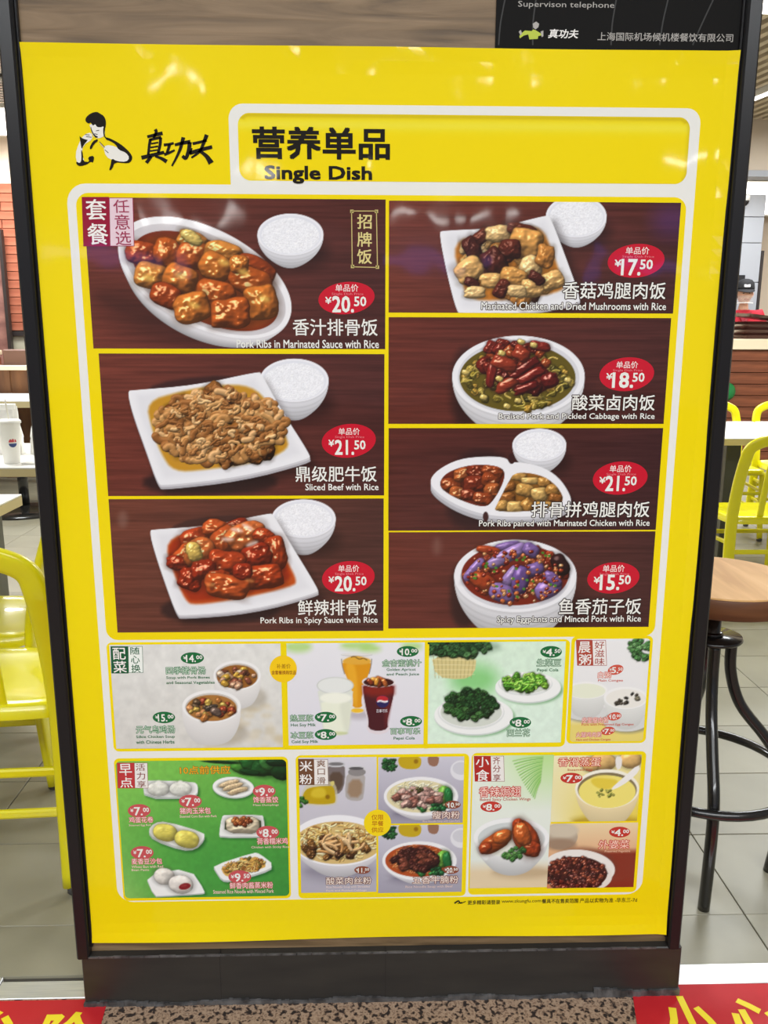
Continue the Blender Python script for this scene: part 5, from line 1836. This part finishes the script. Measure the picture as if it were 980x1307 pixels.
for i, (x, y) in enumerate(((318, 440), (425, 474))):
    c.chunk(x, y, 62, 44, 12, (232, 220, 104), p=2.2, spec=0.15, seed=630 + i, rough=0.04, amb=0.62, wob=0.04)
    for k in range(4):
        c.line([(x - 44 + 10 * k, y - 6 + 10 * k), (x - 6, y - 22 + 13 * k), (x + 50, y - 2 + 8 * k)], 3, (196, 178, 62), 0, op=0.5)
tray(c, [(600, 360), (615, 352), (800, 352), (810, 365), (816, 450), (800, 460), (595, 460), (586, 448)], 8)
c.poly([(618, 362), (795, 360), (800, 446), (612, 444)], (44, 62, 30), n=1)
c.chunk(705, 402, 84, 42, 0, (232, 218, 186), p=2.8, spec=0.1, rough=0.25, seed=640, amb=0.6)
c.chunks(22, (700, 386, 46, 20, 0), (8, 15), [(160, 84, 40), (130, 60, 30), (196, 120, 60)], 97, spec=0.4)
tray(c, [(556, 606), (760, 540), (790, 546), (866, 606), (800, 640), (640, 680), (600, 676), (570, 630)], 10)
c.poly([(592, 612), (760, 560), (786, 566), (830, 608), (780, 628), (640, 662), (612, 654)], (214, 170, 84), n=1)
c.chunks(50, (712, 608, 104, 36, -14), (7, 14), [(206, 150, 70), (226, 190, 110), (150, 90, 40), (190, 130, 50), (120, 110, 50)], 98, spec=0.3)
c.strands(70, (712, 608, 100, 34, -14), 34, 5, [(232, 204, 130), (200, 150, 76), (150, 94, 44)], 99)
tray(c, [(216, 650), (440, 618), (520, 738), (500, 745), (300, 757), (262, 758)], 6)
c.chunk(312, 660, 52, 42, 10, (238, 234, 224), p=2.1, spec=0.05, rough=0.02, seed=650, amb=0.66, wob=0.03)
c.chunk(395, 700, 62, 46, 8, (238, 234, 226), p=2.1, spec=0.05, rough=0.02, seed=651, amb=0.66, wob=0.03)
c.ell(415, 710, 33, 19, (210, 190, 180), -12)
c.ell(415, 710, 30, 16, (130, 26, 34), -12)
c.ell(410, 706, 16, 6, (160, 60, 60), -12, soft=5, op=0.6)
pic = c.build('breakfast_picture', poster, 'green picture of buns, dumplings and noodles')
tagbox(A, pic, (75, 91, 162, 219), (190, 56, 60), [('早', 86, 97, 152, 155), ('点', 90, 164, 156, 214)], (162, 91, 229, 219), (238, 234, 230), (136, 70, 60), [('活', 169, 96, 217, 130), ('力', 174, 138, 218, 174), ('享', 177, 182, 221, 214)])
p = PM()
p.text(A, '10点前供应', 390, 108, 643, 146, (236, 180, 40), 7, 0.02, (150, 50, 24), 0.07)
p.build('opening_hint', pic, 'orange lettering reading 10点前供应')
for (x, y, v) in ((443, 284, '7.00'), (187, 331, '7.00'), (812, 234, '9.00'), (830, 440, '8.00'), (202, 541, '7.00'), (690, 662, '9.50')):
    small_price(A, x, y, 57, 33, v, pic, PK)
PL = (252, 226, 224)
green_names(A, pic, [('猪肉玉米包', 390, 316, 545, 345), ('鸡蛋花卷', 136, 362, 258, 390), ('馋香蒸饺', 757, 261, 882, 290), ('荷香糯米鸡', 776, 468, 930, 497), ('麦香豆沙包', 149, 570, 302, 597), ('鲜香肉酱蒸米粉', 640, 690, 856, 718)], 0.0, PL, PK, 0.06)
green_names(A, pic, [('Steamed Corn Bun with Pork', 390, 353, 575, 363), ('Steamed Egg Roll', 136, 399, 245, 409), ('Meat Dumplings', 757, 298, 885, 308), ('Chicken with Sticky Rice', 748, 508, 936, 519), ('Wheat Bun with Red', 149, 605, 307, 615), ('Bean Paste', 149, 622, 237, 631), ('Steamed Rice Noodle with Minced Pork', 557, 727, 860, 741)], 0.02, (246, 206, 196), None)

# noodles
A = Fr(370, 950, 4.26)
TAB = (206, 204, 214)


def sauce_bits(c, s=1.0, ox=0, oy=0):
    f = lambda x, y: (ox + x * s, oy + y * s)
    c.poly([f(96, 214), f(206, 196), f(252, 214), f(262, 300), f(246, 334), f(96, 334), f(54, 304), f(70, 244)], (206, 200, 170), n=2, op=0.7)
    c.poly([f(216, 205), f(238, 196), f(244, 214), f(228, 232)], (214, 200, 120), n=1)
    c.poly([f(110, 232), f(200, 224), f(240, 225), f(250, 300), f(240, 325), f(100, 325), f(62, 300), f(80, 250)], (190, 160, 20), n=2)
    c.poly([f(120, 240), f(190, 230), f(200, 290), f(110, 290)], (224, 200, 60), n=2, soft=10, op=0.7)
    c.ell(*f(205, 285), 12 * s, 12 * s, (130, 90, 10), soft=5, op=0.8)


c = Canvas(A, 47, 72, 470, 800)
c.grad((216, 214, 222), (176, 172, 186))
c.poly([(200, 100), (298, 100), (300, 200), (280, 262), (230, 276), (205, 240)], (120, 110, 110), n=1)
c.poly([(215, 150), (290, 150), (286, 240), (235, 262), (215, 230)], (92, 74, 62), n=1, soft=8)
c.ell(250, 108, 50, 16, (196, 196, 200))
c.ell(250, 106, 40, 9, (120, 118, 120))
c.poly([(310, 140), (412, 140), (402, 290), (380, 308), (320, 304), (296, 276)], (176, 170, 168), n=1)
c.poly([(322, 190), (396, 190), (388, 290), (310, 284)], (150, 120, 90), n=1, soft=10, op=0.8)
c.ell(362, 132, 50, 17, (210, 210, 214))
c.ell(364, 150, 48, 22, (140, 136, 136))
c.ell(360, 130, 40, 8, (90, 88, 90))
sauce_bits(c)
c.chunks(12, (62, 312, 26, 22, 0), (8, 14), [(50, 110, 40), (80, 150, 60)], 5, spec=0.2)
c.ell(262, 690, 190, 50, (120, 116, 132), soft=50, op=0.6)
for k in range(11):
    t = 1 - k / 10
    c.ell(262, 520 + 92 * t, 252 * (1 - 0.36 * t ** 2), 138 * (1 - 0.2 * t), [v * (0.76 + 0.18 * (1 - t)) for v in (232, 230, 236)])
c.ell(262, 522, 254, 138, (240, 240, 244))
c.ell(262, 534, 236, 116, (214, 184, 120))
c.strands(260, (262, 530, 226, 104, 0), 90, 8, [(232, 208, 142), (214, 180, 104), (196, 156, 80), (240, 224, 170), (160, 116, 60)], 31, spec=0.12)
c.chunks(30, (250, 565, 170, 56, 0), (16, 30), [(110, 70, 30), (80, 48, 24), (140, 94, 44)], 32, rough=0.4)
c.strands(40, (275, 550, 150, 70, 0), 100, 16, [(206, 164, 112), (184, 134, 78), (216, 182, 134)], 33, spec=0.12, curl=0.5)
pic = c.build('noodle_picture', poster, 'picture of pork noodles with oil and shakers')
tagbox(A, pic, (44, 78, 129, 220), (112, 74, 52), [('米', 52, 90, 122, 145), ('粉', 53, 162, 122, 214)], (129, 80, 206, 219), (236, 232, 228), (130, 92, 70), [('爽', 146, 84, 192, 122), ('口', 150, 132, 190, 164), ('滑', 147, 178, 193, 213)])
BRN = (140, 74, 52)
small_price(A, 393, 682, 43, 21, '11.50', pic, BRN)
green_names(A, pic, [('酸菜肉丝粉', 197, 722, 443, 758)], 0.01, (244, 230, 220), (110, 60, 44), 0.06)
green_names(A, pic, [('Rice Noodle Soup with Shredded', 198, 769, 434, 780), ('Pork and Pickled Cabbage', 198, 789, 418, 798)], 0.02, (234, 214, 206), None)
for (x0, y0, x1, y1, top) in ((480, 70, 938, 425, True), (480, 440, 932, 800, False)):
    c = Canvas(A, x0, y0, x1, y1)
    c.grad((206, 204, 216), (160, 156, 172))
    oy = 0 if top else 368
    c.poly([(590, 60 + oy), (712, 60 + oy), (716, 110 + oy), (690, 136 + oy), (620, 134 + oy), (588, 110 + oy)], (196, 166, 30), n=2)
    c.ell(685, 92 + oy, 12, 12, (140, 96, 14), soft=4, op=0.8)
    c.poly([(748, 60 + oy), (812, 60 + oy), (806, 112 + oy), (780, 122 + oy), (750, 108 + oy)], (150, 110, 90), n=1)
    c.chunks(22, (548, 112 + oy, 44, 32, 0), (9, 16), [(30, 84, 44), (44, 110, 50), (24, 64, 36)], 7, spec=0.2, rough=0.5)
    c.ell(930, 140 + oy, 58, 54, (226, 226, 232))
    c.ell(930, 130 + oy, 46, 34, (206, 206, 214))
    cy = 282 if top else 632
    cx = 712 if top else 704
    c.ell(cx + 20, cy + 96, 170, 26, (106, 102, 120), soft=30, op=0.7)
    for k in range(9):
        t = 1 - k / 8
        c.ell(cx, cy + 36 * t, 200 * (1 - 0.3 * t * t), 104 * (1 - 0.1 * t), [v * (0.78 + 0.16 * (1 - t)) for v in (232, 230, 236)])
    c.ell(cx, cy, 202, 106, (238, 238, 240))
    c.ell(cx - 8, cy, 178, 88, (222, 212, 170) if top else (176, 78, 34))
    c.strands(120, (cx - 10, cy - 6, 168, 80, 0), 70, 7, [(232, 228, 190), (216, 206, 160), (240, 236, 206)] if top else [(206, 140, 84), (170, 84, 44), (190, 110, 60)], 35, spec=0.1)
    c.chunk(cx + 128, cy - 8, 40, 48, 20, (120, 186, 70), p=2.2, spec=0.3, seed=9, rough=0.15)
    c.chunk(cx + 150, cy - 2, 24, 44, -10, (36, 120, 60), p=2.2, spec=0.2, seed=10)
    c.chunks(14, (cx + 60, cy + 56, 100, 16, 0), (12, 20), [(34, 110, 60), (50, 130, 60), (24, 84, 44)], 36, spec=0.3)
    c.chunks(30 if top else 46, (cx - 20, cy + 10 if top else cy - 4, 118, 48 if top else 58, 0), (17, 30), [(190, 150, 140), (206, 172, 160), (166, 120, 110), (150, 96, 84)] if top else [(96, 44, 34), (74, 30, 26), (120, 60, 44), (60, 24, 22)], 37, p=3, spec=0.3, rough=0.3)
    if top:
        c.chunks(8, (cx + 10, cy - 34, 60, 14, 0), (7, 11), [(90, 80, 40), (70, 70, 40)], 38)
    pic = c.build('noodle_picture', poster, 'picture of lean pork noodles' if top else 'picture of beef brisket noodles')
    small_price(A, 885 if top else 875, 327 if top else 681, 43, 22, '10.50' if top else '20.50', pic, BRN)
    if top:
        green_names(A, pic, [('瘦肉粉', 775, 363, 922, 402)], 0.01, (244, 230, 220), (130, 74, 58), 0.06)
        green_names(A, pic, [('Rice Noodle Soup with Lean Pork', 722, 412, 925, 423)], 0.02, (226, 200, 190), None)
    else:
        green_names(A, pic, [('五香牛腩粉', 667, 716, 914, 753)], 0.01, (244, 230, 220), (130, 74, 58), 0.06)
        green_names(A, pic, [('Rice Noodle Soup with Beef', 628, 767, 884, 779)], 0.02, (226, 200, 190), None)
p = PM()
p.ellipse(A, 476, 425, 74, 72, (246, 216, 20), 9)
p.text(A, '仅限', 443, 380, 508, 408, (190, 110, 20), 10, 0.02)
p.text(A, '早餐', 445, 414, 508, 442, (190, 110, 20), 10, 0.02)
p.text(A, '供应', 443, 448, 508, 476, (190, 110, 20), 10, 0.02)
p.build('round_sticker', poster, 'round yellow mark reading 仅限早餐供应')

# snacks
A = Fr(590, 950, 3.92)
RD = (196, 54, 44)
c = Canvas(A, 54, 56, 425, 713)
c.grad((232, 240, 226), (226, 232, 226))
c.mix(ALL, np.clip((0.42 - c.w) / 0.42, 0, 1) * np.clip(c.u * 1.4 - 0.2, 0, 1) * 0.8, (176, 222, 130))
for k in range(17):
    sx_, sy_ = 446 - 3 * k, 58 + 7 * k
    ex_, ey_ = 208 + 9 * k, 92 + 18 * k - 0.3 * k * k
    c.line([(sx_, sy_), (sx_ * 0.5 + ex_ * 0.5, sy_ * 0.62 + ey_ * 0.38 - 6), (ex_, ey_)], 5.5, (110, 186, 70) if k % 2 else (150, 206, 104), 0.2, op=0.8, soft=3)
c.mix(ALL, np.clip((c.w - 0.78) / 0.1, 0, 1), (226, 206, 170))
c.ell(300, 640, 150, 30, (176, 150, 116), soft=24, op=0.6)
for k in range(11):
    t = 1 - k / 10
    c.ell(245, 470 + 92 * t, 186 * (1 - 0.3 * t * t), 104 * (1 - 0.1 * t), [v * (0.78 + 0.18 * (1 - t)) for v in (232, 234, 234)])
c.poly([(54, 500), (90, 480), (140, 560), (110, 590)], (226, 230, 230), soft=6)
c.ell(245, 466, 188, 98, (240, 242, 242))
c.ell(245, 472, 168, 82, (206, 212, 212))
c.ell(235, 520, 120, 42, (226, 230, 220), soft=8)
for i, (x, y, sx, sy, a, col) in enumerate([(165, 490, 84, 44, -28, (188, 84, 32)), (200, 462, 50, 34, -20, (204, 104, 44)), (115, 518, 36, 26, -30, (170, 66, 26)), (318, 470, 62, 92, -28, (186, 74, 30)), (282, 410, 32, 40, -10, (170, 60, 26)), (345, 520, 48, 40, 20, (176, 66, 28)), (300, 450, 40, 60, -20, (206, 100, 42))]):
    c.chunk(x, y, sx, sy, a, col, p=2.3, spec=0.7, rough=0.14, seed=700 + i, wob=0.1)
c.chunks(18, (258, 548, 62, 26, -20), (10, 17), [(70, 130, 60), (96, 150, 76), (50, 100, 46)], 39, spec=0.2, rough=0.4)
pic = c.build('snack_picture', poster, 'picture of baked chicken wings in a white bowl')
tagbox(A, pic, (57, 57, 140, 185), (176, 44, 38), [('小', 68, 62, 132, 112), ('食', 69, 126, 132, 182)], (140, 57, 207, 185), (238, 234, 230), (140, 60, 52), [('齐', 152, 62, 188, 98), ('分', 153, 104, 190, 138), ('享', 154, 148, 190, 182)])
small_price(A, 143, 311, 53, 27, '8.00', pic, RD)
green_names(A, pic, [('香辣焗翅', 85, 212, 290, 260)], 0.0, (250, 226, 214), RD, 0.06)
green_names(A, pic, [('Baked Spicy Chicken Wings', 88, 268, 340, 283)], 0.02, (190, 90, 70), None)

c = Canvas(A, 458, 56, 873, 382)
c.grad((240, 234, 196), (232, 210, 90), 0.2, 0.9)
c.mix(ALL, np.clip(1 - c.u * 2, 0, 1) * np.clip(c.w, 0, 1) * 0.8, (240, 238, 214))
for (x, y, rx, ry) in ((700, 88, 70, 46), (840, 76, 56, 44), (640, 110, 40, 26)):
    c.chunk(x, y, rx, ry, 0, (232, 190, 120), p=2, spec=0.2, rough=0.02, seed=int(x), amb=0.6, wob=0.02)
c.ell(720, 382, 170, 26, (180, 150, 40), soft=20, op=0.8)
for k in range(11):
    t = 1 - k / 10
    c.ell(724, 226 + 110 * t, 158 * (1 - 0.28 * t * t), 98 * (1 - 0.25 * t), [v * (0.84 + 0.12 * (1 - t)) for v in (244, 226, 176)])
c.ell(724, 222, 160, 98, (246, 242, 226))
c.ell(724, 226, 148, 86, (130, 116, 84))
c.ell(724, 236, 142, 82, (240, 226, 120))
c.ell(700, 180, 60, 26, (240, 222, 110), soft=8)
c.poly([(640, 190), (650, 166), (720, 170), (790, 180), (740, 226), (680, 222)], (228, 204, 70), n=2, soft=6)
c.poly([(740, 222), (800, 170), (880, 96), (888, 130), (830, 186), (760, 226)], (240, 238, 234), n=1)
c.poly([(762, 60), (800, 60), (796, 118), (770, 130)], (236, 232, 226), n=1)
c.chunks(14, (715, 246, 46, 22, 0), (5, 9), [(140, 150, 60), (170, 170, 80)], 43, spec=0.2)
pic = c.build('snack_picture', poster, 'yellow picture of steamed egg in a bowl with a spoon')
small_price(A, 545, 168, 55, 27, '7.00', pic, RD)
green_names(A, pic, [('香滑蒸蛋', 480, 66, 690, 108)], 0.0, (250, 226, 200), RD, 0.06)
green_names(A, pic, [('Steamed Egg', 525, 121, 650, 133)], 0.02, (190, 90, 60), None)

c = Canvas(A, 438, 396, 855, 713)
c.grad((236, 214, 170), (206, 130, 90))
c.mix(ALL, np.clip((c.w - 0.38) / 0.1, 0, 1) * np.clip((c.u - 0.3) * 3, 0, 1), (134, 50, 32))
c.ell(490, 460, 86, 66, (176, 160, 140))
c.ell(500, 430, 80, 40, (206, 194, 172), soft=14)
c.ell(490, 500, 80, 30, (150, 120, 96), soft=14, op=0.7)
c.ell(600, 620, 170, 106, (110, 60, 44), soft=16, op=0.6)
c.ell(585, 618, 178, 92, (236, 232, 226), 4)
c.ell(575, 650, 174, 90, (230, 224, 216), 4)
c.ell(572, 645, 152, 84, (70, 26, 20))
c.chunks(170, (565, 650, 152, 84, 0), (9, 17), [(84, 30, 24), (110, 40, 28), (60, 22, 20), (136, 62, 40), (96, 40, 34)], 44, p=3, spec=0.6, rough=0.3)
pic = c.build('snack_picture', poster, 'picture of dark preserved vegetable in a white bowl')
small_price(A, 786, 438, 53, 27, '4.00', pic, RD)
green_names(A, pic, [('外婆菜', 682, 479, 832, 520)], 0.0, (250, 220, 200), RD, 0.06)
green_names(A, pic, [('Preserved Vegetable', 712, 528, 838, 540)], 0.02, (236, 190, 160), None)

# footer line
A = Fr(560, 1100, 3.267)
p = PM()
p.stroke(A, [(65, 172), (82, 162), (90, 172), (112, 164)], (7, 3), BLK, 5)
p.stroke(A, [(78, 173), (96, 168)], 4, BLK, 5)
p.text(A, '更多精彩请登录', 120, 160, 255, 176, (60, 48, 16), 5, 0.03)
p.text(A, 'www.zkungfu.com', 262, 156, 425, 172, (80, 66, 20), 5, 0.0)
p.text(A, '餐具不在售卖范围', 430, 154, 580, 170, (60, 48, 16), 5, 0.03)
p.text(A, '产品以实物为准 -华东三-7d', 588, 151, 825, 167, (60, 48, 16), 5, 0.015)
p.build('footer_line', poster, 'small dark footer lettering')

# ------------------------------------------------------------------ black notice panel above the poster
nt = empty('notice_panel', (0, 0, 0), 'black notice sheet with grey lettering, top right of the board above the yellow poster', 'notice')
x0, z0 = uv(633.5, 0)
MB().box(0.206, 0.0012, 1.60, 0.5803, 0.0032, 2.15).build('sheet', M['notice'], nt)


def matte(q, name, mk, parent, label=None):
    mb = MB()
    mb.v = [(x, y + 0.0012, z) for x, y, z in q.v]
    mb.f = q.f
    o = mb.build(name, M[mk], parent)
    if label:
        o['label'] = label


FN = Fr(630, 0, 2.8)
q = PM()
q.text(FN, 'Supervison telephone', 88, 2, 431, 34, (0, 0, 0), 0.6, 0.0)
matte(q, 'lettering', 'notice_grey', nt, 'grey words Supervison telephone')
q = PM()
q.text(FN, '上海国际机场候机楼餐饮有限公司', 373, 114, 855, 150, (0, 0, 0), 0.6, 0.015)
matte(q, 'lettering', 'notice_grey', nt, 'grey line of Chinese company lettering')
q = PM()
q.text(FN, '真功夫', 196, 103, 300, 136, (0, 0, 0), 0.6, 0.045, skew=0.2)
matte(q, 'lettering', 'white_print', nt, 'white brush-like lettering 真功夫')
for k, (xa, xb) in enumerate(((18, 40), (140, 150), (420, 438), (594, 624), (712, 790))):
    q = PM()
    q.stroke(FN, [(xa, 160), ((xa + xb) / 2 - 4, 80), (xb + 4, -20)], 5, (0, 0, 0), 0.2)
    matte(q, 'faint_curve', 'notice_line', nt)
q = PM()
q.poly(FN, [(100, 118), (112, 108), (136, 110), (142, 104), (152, 108), (168, 118), (176, 124), (160, 128), (158, 138), (128, 140), (124, 122), (108, 126), (94, 136), (92, 128)], 0, 0.6)
matte(q, 'emblem', 'notice_lime', nt, 'small lime and grey emblem')
q = PM()
q.poly(FN, [(140, 84), (152, 76), (163, 84), (160, 96), (150, 104), (142, 98)], 0, 0.8)
q.poly(FN, [(90, 112), (97, 106), (102, 118), (96, 126)], 0, 0.8)
q.poly(FN, [(168, 112), (178, 108), (178, 128), (172, 132)], 0, 0.8)
matte(q, 'emblem', 'notice_grey', nt)


# ------------------------------------------------------------------ red floor stickers
def floor_sticker(name, label, quad, glyph):
    r = empty(name, (quad[0][0], quad[0][1], 0), label, 'floor sticker', 'red floor stickers with yellow letters')
    ox, oy = quad[0]
    mb = MB()
    vs = [(x - ox, y - oy, 0.0003) for x, y in quad] + [(x - ox, y - oy, 0.0013) for x, y in quad]
    mb.add(vs, [(3, 2, 1, 0), (4, 5, 6, 7), (0, 1, 5, 4), (1, 2, 6, 5), (2, 3, 7, 6), (3, 0, 4, 7)])
    mb.build('sheet', M['mat_red'], r)
    for body, gx, gy, w, h in glyph:
        V, F = glyphs(body, 0.03)
        mn, mx = V.min(0), V.max(0)
        mb = MB()
        mb.v = [(gx - ox + (x - mn[0]) / (mx[0] - mn[0]) * w, gy - oy - h + (y - mn[1]) / (mx[1] - mn[1]) * h, 0.0017) for x, y in V]
        mb.f = F
        mb.build('letter', M['yellow_ink'], r, label='yellow character ' + body)


floor_sticker('floor_sticker', 'red floor sticker with yellow characters left of the granite', [(-1.0, 0.002), (-1.0, -0.34), (-0.462, -0.34), (-0.489, 0.002)],
              [('台', -0.72, -0.02, 0.085, 0.11), ('阶', -0.592, -0.028, 0.09, 0.11)])
floor_sticker('floor_sticker', 'red floor sticker with yellow characters right of the granite', [(1.1, 0.008), (0.528, 0.012), (0.455, -0.34), (1.1, -0.34)],
              [('小', 0.563, -0.018, 0.098, 0.11), ('心', 0.685, -0.026, 0.1, 0.1)])
